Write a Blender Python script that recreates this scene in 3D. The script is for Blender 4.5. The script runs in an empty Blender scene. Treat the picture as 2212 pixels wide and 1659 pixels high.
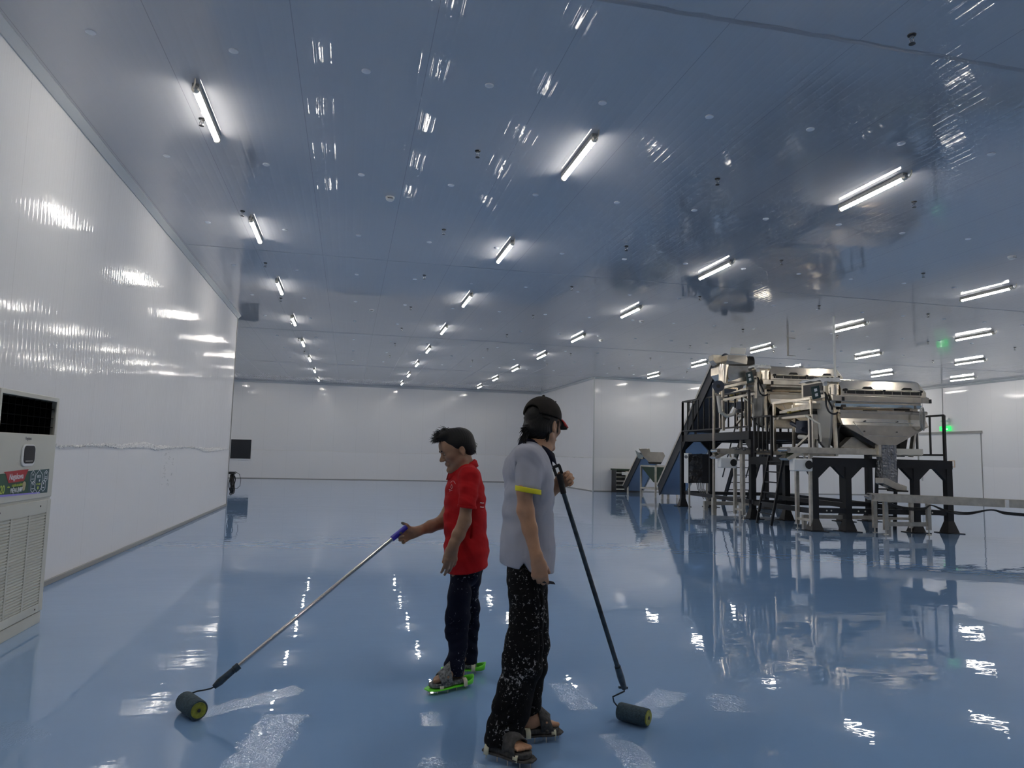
import bpy, math, random, numpy as np
from mathutils import Vector, Matrix
from mathutils.bvhtree import BVHTree
C = bpy.context.scene
COL = C.collection
# ------------------------------------------------------------------ camera, world, exposure
HC = 1.45                                   # camera height (m)
FWD = Vector((0.21701317, 0.97116934, 0.09866815))
RGT = Vector((0.97515707, -0.22027844, 0.02336861))
UPV = Vector((-0.04442934, -0.09114565, 0.99484597))
FPX = 1556.0
cam = bpy.data.cameras.new('camera'); cam.sensor_width = 36; cam.lens = 36 * FPX / 2212; cam.clip_end = 200
co = bpy.data.objects.new('camera', cam); COL.objects.link(co); C.camera = co
co.matrix_world = Matrix(((RGT.x, UPV.x, -FWD.x, 0), (RGT.y, UPV.y, -FWD.y, 0), (RGT.z, UPV.z, -FWD.z, HC), (0, 0, 0, 1)))
w = bpy.data.worlds.new('world'); C.world = w; w.use_nodes = True
w.node_tree.nodes['Background'].inputs[0].default_value = (0.5, 0.55, 0.65, 1)
w.node_tree.nodes['Background'].inputs[1].default_value = 0.02
C.view_settings.view_transform = 'Standard'; C.view_settings.look = 'None'
C.view_settings.exposure = 0.76; C.view_settings.gamma = 1.0; C.view_settings.use_curve_mapping = False
LAMP_POWER = 56.0
C.cycles.max_bounces = 6; C.cycles.diffuse_bounces = 3; C.cycles.glossy_bounces = 4
C.cycles.use_light_tree = False; C.cycles.use_adaptive_sampling = True; C.cycles.adaptive_threshold = 0.07
C.cycles.caustics_reflective = True; C.cycles.blur_glossy = 0.1
C.cycles.sample_clamp_indirect = 12.0; C.cycles.use_denoising = True

R = random.Random(7)
def at(px, py, Y):
    "the point of the vertical plane y=Y seen at photo pixel px, py"
    d = FWD + RGT * ((px - 1106) / FPX) - UPV * ((py - 829.5) / FPX)
    return Vector((0, 0, HC)) + d * (Y / d.y)
def V(*a): return Vector(a)

# ------------------------------------------------------------------ materials
MATS = {}
def nd(nt, t, **k):
    n = nt.nodes.new(t)
    for a, b in k.items():
        if a.startswith('i_'): n.inputs[a[2:].replace('_', ' ')].default_value = b
        else: setattr(n, a, b)
    return n
def mat(name, col, rough=.5, metal=0, spec=.5, noise=None, bump=None, emit=None, coat=0, sheen=0, tint=False, alpha=None, aniso=0):
    """noise=(scale, amount) colour mottling; bump=(scale, strength, (sx,sy,sz)) surface relief"""
    m = bpy.data.materials.new(name); m.use_nodes = True; nt = m.node_tree
    b = nt.nodes['Principled BSDF']
    b.inputs['Base Color'].default_value = (*col, 1); b.inputs['Roughness'].default_value = rough
    b.inputs['Metallic'].default_value = metal; b.inputs['Specular IOR Level'].default_value = spec
    b.inputs['Coat Weight'].default_value = coat; b.inputs['Coat Roughness'].default_value = .05
    b.inputs['Sheen Weight'].default_value = sheen
    b.inputs['Anisotropic'].default_value = aniso
    if emit: b.inputs['Emission Color'].default_value = (*emit[0], 1); b.inputs['Emission Strength'].default_value = emit[1]
    tc = nd(nt, 'ShaderNodeTexCoord')
    src = None
    if noise:
        n = nd(nt, 'ShaderNodeTexNoise'); n.inputs['Scale'].default_value = noise[0]; n.inputs['Detail'].default_value = 5
        nt.links.new(tc.outputs['Object'], n.inputs['Vector'])
        mr = nd(nt, 'ShaderNodeMapRange'); mr.inputs['From Min'].default_value = .3; mr.inputs['From Max'].default_value = .7
        mr.inputs['To Min'].default_value = 1 - noise[1]; mr.inputs['To Max'].default_value = 1 + noise[1]
        nt.links.new(n.outputs['Fac'], mr.inputs['Value'])
        vm = nd(nt, 'ShaderNodeVectorMath', operation='SCALE'); vm.inputs[0].default_value = col
        nt.links.new(mr.outputs[0], vm.inputs['Scale']); src = vm.outputs[0]
    if tint:
        a = nd(nt, 'ShaderNodeAttribute', attribute_name='tint')
        mx = nd(nt, 'ShaderNodeVectorMath', operation='MULTIPLY')
        if src: nt.links.new(src, mx.inputs[0])
        else: mx.inputs[0].default_value = col
        nt.links.new(a.outputs['Color'], mx.inputs[1]); src = mx.outputs[0]
    if src: nt.links.new(src, b.inputs['Base Color'])
    if bump:
        mp = nd(nt, 'ShaderNodeMapping'); mp.inputs['Scale'].default_value = bump[2] if len(bump) > 2 else (1, 1, 1)
        nt.links.new(tc.outputs['Object'], mp.inputs['Vector'])
        n = nd(nt, 'ShaderNodeTexNoise'); n.inputs['Scale'].default_value = bump[0]; n.inputs['Detail'].default_value = 3
        nt.links.new(mp.outputs[0], n.inputs['Vector'])
        bp = nd(nt, 'ShaderNodeBump'); bp.inputs['Strength'].default_value = bump[1]; bp.inputs['Distance'].default_value = bump[3] if len(bump) > 3 else .01
        nt.links.new(n.outputs['Fac'], bp.inputs['Height']); nt.links.new(bp.outputs[0], b.inputs['Normal'])
    MATS[name] = m
    return m
def splatter(m, scale, thresh, col=(.5, .52, .55), zmask=None):
    "flecks of dried paint on cloth"
    nt = m.node_tree; b = nt.nodes['Principled BSDF']
    tc = nd(nt, 'ShaderNodeTexCoord')
    v = nd(nt, 'ShaderNodeTexNoise'); v.inputs['Scale'].default_value = scale; v.inputs['Detail'].default_value = 3; v.inputs['Roughness'].default_value = .75
    n = nd(nt, 'ShaderNodeTexNoise'); n.inputs['Scale'].default_value = 5
    nt.links.new(tc.outputs['Object'], v.inputs['Vector']); nt.links.new(tc.outputs['Object'], n.inputs['Vector'])
    s = nd(nt, 'ShaderNodeMath', operation='MULTIPLY'); s.inputs[1].default_value = .5
    nt.links.new(n.outputs['Fac'], s.inputs[0])
    ad = nd(nt, 'ShaderNodeMath', operation='ADD'); nt.links.new(v.outputs['Fac'], ad.inputs[0]); nt.links.new(s.outputs[0], ad.inputs[1])
    mr = nd(nt, 'ShaderNodeMapRange'); mr.inputs['From Min'].default_value = thresh; mr.inputs['From Max'].default_value = thresh + .04
    nt.links.new(ad.outputs[0], mr.inputs['Value'])
    mx = nd(nt, 'ShaderNodeMix', data_type='RGBA')
    old = b.inputs['Base Color'].links
    if old: nt.links.new(old[0].from_socket, mx.inputs[6])
    else: mx.inputs[6].default_value = b.inputs['Base Color'].default_value[:]
    mx.inputs[7].default_value = (*col, 1)
    nt.links.new(mr.outputs[0], mx.inputs[0]); nt.links.new(mx.outputs[2], b.inputs['Base Color'])
    return m

def math_node(nt, op, a, b=None, c=None):
    n = nd(nt, 'ShaderNodeMath', operation=op)
    for i, x in enumerate((a, b, c)):
        if x is None: continue
        if isinstance(x, (int, float)): n.inputs[i].default_value = x
        else: nt.links.new(x, n.inputs[i])
    return n.outputs[0]
def panel_mat(name, col, axis, rough, period=1.145, off=-1.75, ribs=.229, film=False, wav=1.0, jd=.35, ior=1.5, rib=.00040):
    "glossy sandwich panel: fine ribs along the panel, joints between panels, slight oil-canning"
    m = bpy.data.materials.new(name); m.use_nodes = True; nt = m.node_tree; b = nt.nodes['Principled BSDF']
    tc = nd(nt, 'ShaderNodeTexCoord'); sp = nd(nt, 'ShaderNodeSeparateXYZ'); nt.links.new(tc.outputs['Object'], sp.inputs[0])
    x = sp.outputs[axis]
    pos = math_node(nt, 'SUBTRACT', x, off)
    fr = math_node(nt, 'FRACT', math_node(nt, 'DIVIDE', pos, period))
    dist = math_node(nt, 'MULTIPLY', math_node(nt, 'MINIMUM', fr, math_node(nt, 'SUBTRACT', 1.0, fr)), period)
    joint = nd(nt, 'ShaderNodeMapRange'); joint.inputs['From Min'].default_value = .002; joint.inputs['From Max'].default_value = .0045
    joint.inputs['To Min'].default_value = 1; joint.inputs['To Max'].default_value = 0
    nt.links.new(dist, joint.inputs['Value'])
    mx = nd(nt, 'ShaderNodeMix', data_type='RGBA'); mx.inputs[6].default_value = (*col, 1); mx.inputs[7].default_value = (col[0]*jd, col[1]*jd, col[2]*jd, 1)
    nt.links.new(joint.outputs[0], mx.inputs[0]); nt.links.new(mx.outputs[2], b.inputs['Base Color'])
    # rib relief
    rb = math_node(nt, 'SINE', math_node(nt, 'MULTIPLY', pos, 2 * math.pi / ribs))
    rb = math_node(nt, 'POWER', math_node(nt, 'ABSOLUTE', rb), 14.0)
    mp = nd(nt, 'ShaderNodeMapping')
    sc = [.35, .35, .35]; sc[axis] = 9.0
    mp.inputs['Scale'].default_value = sc; nt.links.new(tc.outputs['Object'], mp.inputs['Vector'])
    n = nd(nt, 'ShaderNodeTexNoise'); n.inputs['Scale'].default_value = 1.0; n.inputs['Detail'].default_value = 3; n.inputs['Roughness'].default_value = .6
    nt.links.new(mp.outputs[0], n.inputs['Vector'])
    n2 = nd(nt, 'ShaderNodeTexNoise'); n2.inputs['Scale'].default_value = 1.3; n2.inputs['Detail'].default_value = 2
    nt.links.new(tc.outputs['Object'], n2.inputs['Vector'])
    h = math_node(nt, 'ADD', math_node(nt, 'MULTIPLY', rb, -rib), math_node(nt, 'MULTIPLY', n.outputs['Fac'], .0016 * wav))
    h = math_node(nt, 'ADD', h, math_node(nt, 'MULTIPLY', n2.outputs['Fac'], .006 * wav))
    bp = nd(nt, 'ShaderNodeBump'); bp.inputs['Strength'].default_value = 1; bp.inputs['Distance'].default_value = 1.0
    nt.links.new(h, bp.inputs['Height']); nt.links.new(bp.outputs[0], b.inputs['Normal'])
    b.inputs['Roughness'].default_value = rough; b.inputs['IOR'].default_value = ior
    if film:                                     # the matt protective film is still on below about 1.45 m
        fz = math_node(nt, 'ADD', sp.outputs[2], math_node(nt, 'MULTIPLY', n2.outputs['Fac'], .08))
        mr = nd(nt, 'ShaderNodeMapRange'); mr.inputs['From Min'].default_value = 1.46; mr.inputs['From Max'].default_value = 1.5
        mr.inputs['To Min'].default_value = .45; mr.inputs['To Max'].default_value = rough
        nt.links.new(fz, mr.inputs['Value']); nt.links.new(mr.outputs[0], b.inputs['Roughness'])
    MATS[name] = m
    return m
def floor_mat():
    m = bpy.data.materials.new('wet_blue_epoxy'); m.use_nodes = True; nt = m.node_tree; b = nt.nodes['Principled BSDF']
    tc = nd(nt, 'ShaderNodeTexCoord'); P = tc.outputs['Object']
    sp = nd(nt, 'ShaderNodeSeparateXYZ'); nt.links.new(P, sp.inputs[0])
    n0 = nd(nt, 'ShaderNodeTexNoise'); n0.inputs['Scale'].default_value = .5; n0.inputs['Detail'].default_value = 3; nt.links.new(P, n0.inputs['Vector'])
    cr = nd(nt, 'ShaderNodeValToRGB'); cr.color_ramp.elements[0].position = .35; cr.color_ramp.elements[1].position = .7
    cr.color_ramp.elements[0].color = (.205, .352, .60, 1); cr.color_ramp.elements[1].color = (.23, .382, .63, 1)
    nt.links.new(n0.outputs['Fac'], cr.inputs[0]); nt.links.new(cr.outputs[0], b.inputs['Base Color'])
    b.inputs['Roughness'].default_value = .012; b.inputs['IOR'].default_value = 2.05
    # long swells left by the roller and finer ripple
    def nz(scale, vs, det=2, rough=.5):
        mp = nd(nt, 'ShaderNodeMapping'); mp.inputs['Scale'].default_value = vs; nt.links.new(P, mp.inputs['Vector'])
        n = nd(nt, 'ShaderNodeTexNoise'); n.inputs['Scale'].default_value = scale; n.inputs['Detail'].default_value = det; n.inputs['Roughness'].default_value = rough
        nt.links.new(mp.outputs[0], n.inputs['Vector']); return n.outputs['Fac']
    swell = math_node(nt, 'MULTIPLY', nz(1.1, (.7, 1.2, 1), 3), .0032)
    rip = math_node(nt, 'MULTIPLY', nz(4.2, (.7, 1.3, 1), 2), .0011)
    EDGE = nz(9, (1, 1, 1), 4, .8)
    # broken skin: freshly rolled strips full of tiny bubbles
    def strip(x0, y0, x1, y1, hw):
        dx, dy = x1 - x0, y1 - y0; L = math.hypot(dx, dy); dx /= L; dy /= L
        u = math_node(nt, 'ADD', math_node(nt, 'MULTIPLY', math_node(nt, 'SUBTRACT', sp.outputs[0], x0), dx), math_node(nt, 'MULTIPLY', math_node(nt, 'SUBTRACT', sp.outputs[1], y0), dy))
        v = math_node(nt, 'ABSOLUTE', math_node(nt, 'SUBTRACT', math_node(nt, 'MULTIPLY', math_node(nt, 'SUBTRACT', sp.outputs[1], y0), dx), math_node(nt, 'MULTIPLY', math_node(nt, 'SUBTRACT', sp.outputs[0], x0), dy)))
        em = nd(nt, 'ShaderNodeMapRange'); em.inputs['From Min'].default_value = hw * 1.65; em.inputs['From Max'].default_value = hw * 1.35; nt.links.new(math_node(nt, 'ADD', v, math_node(nt, 'MULTIPLY', EDGE, hw * 1.5)), em.inputs['Value'])
        a = em.outputs[0]; c = math_node(nt, 'MULTIPLY', math_node(nt, 'GREATER_THAN', u, 0.0), math_node(nt, 'LESS_THAN', u, L))
        return math_node(nt, 'MULTIPLY', a, c)
    k = strip(-.80, 4.33, -.22, 4.74, .09)
    for s in ((-.42, 3.45, -.26, 4.3, .14), (.50, 4.0, .50, 4.22, .06), (1.39, 4.12, 1.39, 4.62, .09), (1.42, 3.28, 1.43, 3.75, .09), (1.7, 3.98, 2.05, 4.35, .11), (2.25, 3.95, 2.35, 4.25, .12), (.35, 3.45, .75, 3.3, .2), (-2.2, 3.6, -1.5, 4.3, .2)):
        k = math_node(nt, 'MAXIMUM', k, strip(*s))
    gate = nz(3.5, (1, 1, 1), 3, .7)
    gm = nd(nt, 'ShaderNodeMapRange'); gm.inputs['From Min'].default_value = .36; gm.inputs['From Max'].default_value = .46; nt.links.new(gate, gm.inputs['Value'])
    k = math_node(nt, 'MULTIPLY', k, gm.outputs[0])
    bub = math_node(nt, 'MULTIPLY', nz(70, (1, 1, 1), 2, .7), .0026)
    rip = math_node(nt, 'ADD', rip, math_node(nt, 'MULTIPLY', nz(16.0, (.8, 1.3, 1), 1), .00012))
    h = math_node(nt, 'ADD', math_node(nt, 'ADD', swell, rip), math_node(nt, 'MULTIPLY', bub, k))
    bp = nd(nt, 'ShaderNodeBump'); bp.inputs['Strength'].default_value = 1; bp.inputs['Distance'].default_value = 1.0
    nt.links.new(h, bp.inputs['Height']); nt.links.new(bp.outputs[0], b.inputs['Normal'])
    MATS['floor'] = m; return m

STEEL = mat('stainless_steel', (.86, .78, .66), .19, .96, noise=(6, .10), bump=(2.2, .10, (1, 1, 1), .02))
STEEL2 = mat('dull_stainless', (.66, .61, .52), .33, .8, noise=(8, .15), bump=(9, .3, (1, 1, 1), .01))
DARKST = mat('shaded_steel_inside', (.035, .035, .036), .4, .4)  # dark steel; on machine insides the shade is put into this colour
BLACKM = mat('black_painted_steel', (.010, .011, .014), .42, 0, .5, noise=(4, .3))
BLACKP = mat('black_rubber', (.012, .012, .013), .5)
TEAL = mat('dark_green_enclosure', (.012, .035, .035), .35)
WHITEP = mat('white_plastic', (.75, .76, .76), .35)
CREAMP = mat('cream_pipe_plastic', (.62, .60, .54), .4)
FILMW = mat('crumpled_white_film', (.80, .79, .78), .22, 0, .7, bump=(22, 1.0, (1, 1, 1), .02))
FILMK = mat('crumpled_clear_wrap', (.26, .26, .265), .10, .6, .8, bump=(7, 1.0, (2.0, 2.0, .35), .10))
FILMD = mat('creased_dark_film', (.035, .035, .038), .14, .2, .9, bump=(3.2, 1.0, (1, 1, 1), .16))
FILMB = mat('floor_tinted_film_panel', (.36, .42, .52), .18, .6, .6, bump=(3, .4, (1, 1, 1), .02))  # film-coated underside, with the blue floor's reflection put into its colour
GREENT = mat('green_belt', (.05, .085, .05), .6)
MOTOR = mat('blue_grey_motor', (.035, .045, .07), .45)
BRASS = mat('brass_valve', (.55, .42, .12), .3, .8)
GREYT = mat('grey_trim', (.30, .30, .29), .45)
SILI = mat('grey_silicone', (.30, .32, .36), .5)
ALU = mat('pale_cove_trim', (.55, .57, .58), .35, .2)
ACW = mat('aircon_cream_paint', (.56, .56, .50), .35, noise=(3, .03))
ACD = mat('aircon_dark_slot', (.002, .002, .003), .8, spec=.05)
GLASSK = mat('black_display_glass', (.006, .005, .008), .1)
LAMPM = mat('glowing_tube', (1, 1, 1), .4, emit=((1, .945, .865), LAMP_POWER))
_nt = LAMPM.node_tree; _g = nd(_nt, 'ShaderNodeNewGeometry'); _s = nd(_nt, 'ShaderNodeSeparateXYZ'); _nt.links.new(_g.outputs['Normal'], _s.inputs[0])
_m = nd(_nt, 'ShaderNodeMapRange')                # the diodes point down: the diffuser is brightest underneath
_m.inputs['From Min'].default_value = -.05; _m.inputs['From Max'].default_value = -.9; _m.inputs['To Min'].default_value = LAMP_POWER * .10; _m.inputs['To Max'].default_value = LAMP_POWER * 1.15
_nt.links.new(_s.outputs[2], _m.inputs['Value']); _nt.links.new(_m.outputs[0], _nt.nodes['Principled BSDF'].inputs['Emission Strength'])
GREENE = mat('green_exit_light', (.02, .5, .08), .4, emit=((.05, 1, .22), .55))
CHROME = mat('chrome_tube', (.62, .60, .57), .16, 1)
BLUEP = mat('blue_plastic_handle', (.025, .018, .35), .35)
POLEK = mat('dark_blue_grey_pole', (.035, .055, .075), .35, .3, noise=(30, .5))
ROLL = mat('paint_soaked_roller', (.035, .065, .085), .75, noise=(60, .3), bump=(120, 1.0, (1, 1, 1), .004))
YCAP = mat('yellow_green_roller_end', (.22, .24, .02), .5, noise=(40, .4))
SKIN = mat('skin', (.31, .175, .105), .5, noise=(22, .10), tint=True, bump=(90, .25, (1, 1, 1), .002))
HAIR = mat('black_hair', (.004, .0035, .0035), .55, spec=.3, bump=(150, .5, (1, 1, .25), .003))
REDC = splatter(mat('red_polo_cloth', (.40, .008, .011), .85, spec=.2, noise=(9, .10), bump=(5, .8, (1, 1, .45), .03)), 60, 1.05, (.55, .25, .22))
GREYC = mat('grey_polo_cloth', (.38, .39, .45), .85, spec=.2, noise=(9, .04), bump=(5, .9, (1, 1, .4), .03))
NAVYC = mat('navy_knit', (.004, .005, .016), .85, spec=.2)
YELC = mat('yellow_cuff', (.75, .68, .02), .7)
JEAN = splatter(mat('dark_navy_jeans', (.004, .006, .017), .85, spec=.15, bump=(7, 1.0, (1, 1, .5), .02)), 62, .905, (.28, .32, .38))
JEANK = splatter(mat('black_work_trousers', (.005, .005, .006), .85, spec=.15, bump=(7, 1.0, (1, 1, .5), .02)), 62, .865, (.28, .28, .28))
CAPM = mat('faded_black_cap', (.022, .019, .017), .9, spec=.2, noise=(20, .2))
CAPR = mat('red_cap_brim', (.55, .03, .025), .7)
SANDG = mat('speckled_grey_sandal', (.16, .17, .17), .8, noise=(70, .8), bump=(80, 1, (1, 1, 1), .004))
SANDK = mat('dirty_dark_sandal', (.055, .052, .05), .8, noise=(40, .5), bump=(60, 1, (1, 1, 1), .004))
LIME = mat('lime_green_plastic', (.14, .75, .03), .4, noise=(15, .15))
BUCKLE = mat('cream_strap', (.66, .64, .47), .6)
WHITEC = mat('white_print', (.8, .72, .72), .8)
EYEW = mat('eye_white', (.5, .48, .45), .3)
STGREEN = mat('sticker_green', (.015, .075, .03), .3, noise=(4, .4))
STRED = mat('sticker_red', (.42, .015, .02), .3)
STTEAL = mat('sticker_teal', (.012, .06, .065), .3)
STWHITE = mat('sticker_white', (.72, .74, .78), .4)
STYEL = mat('sticker_yellow', (.50, .62, .12), .4)
STLILAC = mat('sticker_lilac', (.30, .25, .75), .3)
INK = mat('grey_ink', (.25, .25, .26), .6)

# ------------------------------------------------------------------ mesh builder
class MB:
    def __init__(s): s.v = []; s.f = []
    def add(s, vs, fs):
        k = len(s.v); s.v += [Vector(x) for x in vs]; s.f += [[i + k for i in f] for f in fs]; return s
    def box(s, a, b, T=None):
        x0, y0, z0 = a; x1, y1, z1 = b
        vs = [V(x, y, z) for z in (z0, z1) for y in (y0, y1) for x in (x0, x1)]
        if T: vs = [T(v) for v in vs]
        return s.add(vs, [(0, 2, 3, 1), (4, 5, 7, 6), (0, 1, 5, 4), (2, 6, 7, 3), (0, 4, 6, 2), (1, 3, 7, 5)])
    def bar(s, p, q, w, h=None, up=(0, 0, 1)):
        "square bar from p to q, w across, h along up"
        p, q = Vector(p), Vector(q); h = h or w; d = (q - p).normalized(); u = Vector(up)
        if abs(d.dot(u)) > .98: u = Vector((0, 1, 0))
        x = d.cross(u).normalized() * w / 2; y = x.cross(d).normalized() * h / 2
        return s.add([p - x - y, p + x - y, p + x + y, p - x + y, q - x - y, q + x - y, q + x + y, q - x + y],
                     [(0, 3, 2, 1), (4, 5, 6, 7), (0, 1, 5, 4), (1, 2, 6, 5), (2, 3, 7, 6), (3, 0, 4, 7)])
    def tube(s, pts, r, n=10, caps=True):
        pts = [Vector(p) for p in pts]; rs = r if isinstance(r, (list, tuple)) else [r] * len(pts)
        k = len(s.v); m = len(pts); ref = None
        for i, p in enumerate(pts):
            d = (pts[min(i + 1, m - 1)] - pts[max(i - 1, 0)])
            d = d.normalized() if d.length > 1e-9 else Vector((0, 0, 1))
            if ref is None: ref = Vector((0, 0, 1)) if abs(d.z) < .9 else Vector((1, 0, 0))
            x = d.cross(ref).normalized(); y = x.cross(d).normalized(); ref = y
            for j in range(n):
                a = 2 * math.pi * j / n; s.v.append(p + (x * math.cos(a) + y * math.sin(a)) * rs[i])
        for i in range(m - 1):
            for j in range(n):
                a = k + i * n + j; b = k + i * n + (j + 1) % n; s.f.append([a, a + n, b + n, b])
        if caps: s.f.append([k + j for j in range(n)]); s.f.append([k + (m - 1) * n + j for j in range(n)][::-1])
        return s
    def prism(s, poly, h):
        "poly: list of Vectors (flat), h: Vector extrusion"
        n = len(poly); h = Vector(h); vs = [Vector(p) for p in poly] + [Vector(p) + h for p in poly]
        nr = (vs[1] - vs[0]).cross(vs[2] - vs[1])
        fs = [list(range(n))[::-1], list(range(n, 2 * n))] + [[i, (i + 1) % n, n + (i + 1) % n, n + i] for i in range(n)]
        return s.add(vs, fs)
    def loft(s, rings, caps=True):
        k = len(s.v); n = len(rings[0]); m = len(rings)
        for r_ in rings: s.v += [Vector(p) for p in r_]
        for i in range(m - 1):
            for j in range(n):
                a = k + i * n + j; b = k + i * n + (j + 1) % n; s.f.append([a, b, b + n, a + n])
        if caps: s.f.append([k + j for j in range(n)][::-1]); s.f.append([k + (m - 1) * n + j for j in range(n)])
        return s
    def ball(s, c, r, n=12, m=8, T=None):
        c = Vector(c); rr = r if isinstance(r, (tuple, list)) else (r, r, r)
        rings = []
        for i in range(1, m):
            a = math.pi * i / m
            rings.append([V(math.sin(a) * math.cos(2 * math.pi * j / n) * rr[0], math.sin(a) * math.sin(2 * math.pi * j / n) * rr[1], -math.cos(a) * rr[2]) for j in range(n)])
        k = len(s.v); s.loft([[c + (T @ p if T else p) for p in rg] for rg in rings], False)
        t0 = V(0, 0, -rr[2]); t1 = V(0, 0, rr[2])
        s.v += [c + (T @ t0 if T else t0), c + (T @ t1 if T else t1)]; e = len(s.v)
        for j in range(n): s.f.append([e - 2, k + (j + 1) % n, k + j]); s.f.append([e - 1, k + (m - 2) * n + j, k + (m - 2) * n + (j + 1) % n])
        return s
    def build(s, name, m, parent=None, smooth=False, bevel=0, seg=2, fixn=True):
        me = bpy.data.meshes.new(name); off = Vector(parent_origin(parent)) if parent else Vector((0, 0, 0))
        me.from_pydata([tuple(v - off) for v in s.v], [], s.f)
        if fixn:
            import bmesh
            bm = bmesh.new(); bm.from_mesh(me); bmesh.ops.recalc_face_normals(bm, faces=bm.faces); bm.to_mesh(me); bm.free()
        me.materials.append(m); o = bpy.data.objects.new(name, me); COL.objects.link(o)
        if smooth:
            for p in me.polygons: p.use_smooth = True
            if smooth != 'all':
                me.set_sharp_from_angle(angle=math.radians(38))
        if bevel:
            b = o.modifiers.new('bevel', 'BEVEL'); b.width = bevel; b.segments = seg; b.limit_method = 'ANGLE'; b.angle_limit = math.radians(40)
        if parent: o.parent = parent
        return o
def parent_origin(p):
    o = Vector((0, 0, 0))
    while p is not None: o += p.location; p = p.parent
    return o
def tag(o, label=None, cat=None, group=None, kind=None):
    if label: o['label'] = label
    if cat: o['category'] = cat
    if group: o['group'] = group
    if kind: o['kind'] = kind
    return o
def thing(name, label, cat, loc, group=None):
    o = bpy.data.objects.new(name, None); COL.objects.link(o); o.location = loc; o.empty_display_size = .1
    return tag(o, label, cat, group)
def copy_tree(o, parent=None):
    c = o.copy(); COL.objects.link(c); c.parent = parent
    for ch in KIDS.get(o.name, None) or [x for x in COL.objects if x.parent == o]: copy_tree(ch, c)
    return c
KIDS = {}
def struct(mb, name, m, **k): return tag(mb.build(name, m, **k), kind='structure')
ORD = ['first', 'second', 'third', 'fourth', 'fifth', 'sixth', 'seventh', 'eighth', 'ninth', 'tenth', 'eleventh', 'twelfth', 'thirteenth', 'fourteenth', 'fifteenth', 'sixteenth', 'seventeenth', 'eighteenth', 'nineteenth', 'twentieth']

# ------------------------------------------------------------------ the hall
ZC = 4.94
CEIL = panel_mat('ceiling_panel', (.50, .515, .55), 0, .012, 1.145, -1.75, wav=.55, jd=.68, ior=2.3, rib=.00042)
WALX = panel_mat('wall_panel_side', (.785, .785, .80), 1, .07, 1.145, .3, ribs=.18, film=True, wav=.8, jd=.85)
WALY = panel_mat('wall_panel_end', (.785, .785, .80), 0, .08, 1.145, .35, ribs=.18, film=True, wav=.8, jd=.85)
struct(MB().box((-9.2, -8.2, -.2), (25.8, 38.8, 0)), 'floor', floor_mat())
struct(MB().box((-9.2, -8.2, ZC), (25.8, 38.8, ZC + .15)), 'ceiling', CEIL)
struct(MB().box((-3.15, -8.2, 0), (-3.0, 19.8, ZC)), 'wall_left', WALX)
struct(MB().box((-9.2, 19.65, 0), (-3.15, 19.8, ZC)), 'wall_left_return', WALY)
struct(MB().box((-9.2, 19.8, 0), (-9.05, 38.7, ZC)), 'wall_far_left', WALX)
struct(MB().box((-9.05, 38.55, 0), (10.47, 38.7, ZC)), 'wall_back', WALY)
struct(MB().box((10.32, 29.85, 0), (10.47, 38.55, ZC)), 'wall_inner_side', WALX)
struct(MB().box((10.32, 29.7, 0), (25.65, 29.85, ZC)), 'wall_inner_back', WALY)
struct(MB().box((25.5, -8.2, 0), (25.65, 29.7, ZC)), 'wall_right', WALX)
struct(MB().box((-3.0, -8.2, 0), (25.5, -8.05, ZC)), 'wall_front', WALY)
# coved trim under the ceiling, corner profiles, silicone joints of the panel rows
def cove(p, q, nrm, name, r=.085):
    p, q, nrm = Vector(p), Vector(q), Vector(nrm); mb = MB()
    prof = [(0, 0), (r * .95, 0), (r * 1.0, -r * .2), (r * .62, -r * .55), (r * .2, -r * 1.0), (0, -r * .95)]
    mb.loft([[b + nrm * x + V(0, 0, z) for x, z in prof] for b in (p, q)])
    return struct(mb, name, ALU, smooth=True)
cove((-3, -8, ZC), (-3, 19.8, ZC), (1, 0, 0), 'trim_1')
cove((-9, 38.55, ZC), (10.32, 38.55, ZC), (0, -1, 0), 'trim_2', .09)
cove((10.32, 38.55, ZC), (10.32, 29.7, ZC), (-1, 0, 0), 'trim_3', .09)
cove((10.32, 29.7, ZC), (25.5, 29.7, ZC), (0, -1, 0), 'trim_4', .09)
cove((25.5, 29.7, ZC), (25.5, -8, ZC), (-1, 0, 0), 'trim_5', .09)
struct(MB().box((-3.0, -8, 0), (-2.975, 19.8, .055)).box((-3.0, 19.79, 0), (-2.985, 19.82, ZC)), 'baseboard_left', GREYT, bevel=.006)
struct(MB().box((-9, 38.53, 0), (10.32, 38.55, .03)), 'baseboard_back', GREYT)
struct(MB().box((10.3, 29.7, 0), (10.32, 38.5, .03)), 'baseboard_inner_side', GREYT)
struct(MB().box((10.32, 29.68, 0), (25.5, 29.7, .03)), 'baseboard_inner_back', GREYT)
struct(MB().box((25.48, -8, 0), (25.5, 29.7, .03)), 'baseboard_right', GREYT)
struct(MB().box((10.27, 29.65, 0), (10.33, 29.71, ZC)), 'trim_6', ALU, bevel=.01)
struct(MB().box((10.28, 38.50, 0), (10.32, 38.55, ZC)), 'trim_7', ALU)
def bead(y, wd, name):
    mb = MB(); n = 260; rr = random.Random(int(y * 10)); a = []; b = []
    for i in range(n + 1):
        x = (-3 if y < 19.8 else -9) + (28.4 if y < 19.8 else 34.4) * i / n
        j = rr.uniform(-.22, .22) * wd
        a.append(V(x, y - wd / 2 + j, ZC - .001)); b.append(V(x, y + wd / 2 + j * .5, ZC - .001))
    h = [p + V(0, wd * .3, -.004) for p in a]
    k = len(mb.v); mb.v += a + h + b
    for i in range(n): mb.f += [[i, i + 1, n + 1 + i + 1, n + 1 + i], [n + 1 + i, n + 2 + i, 2 * n + 2 + i + 1, 2 * n + 2 + i]]
    return struct(mb, name, SILI, fixn=False)
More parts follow.
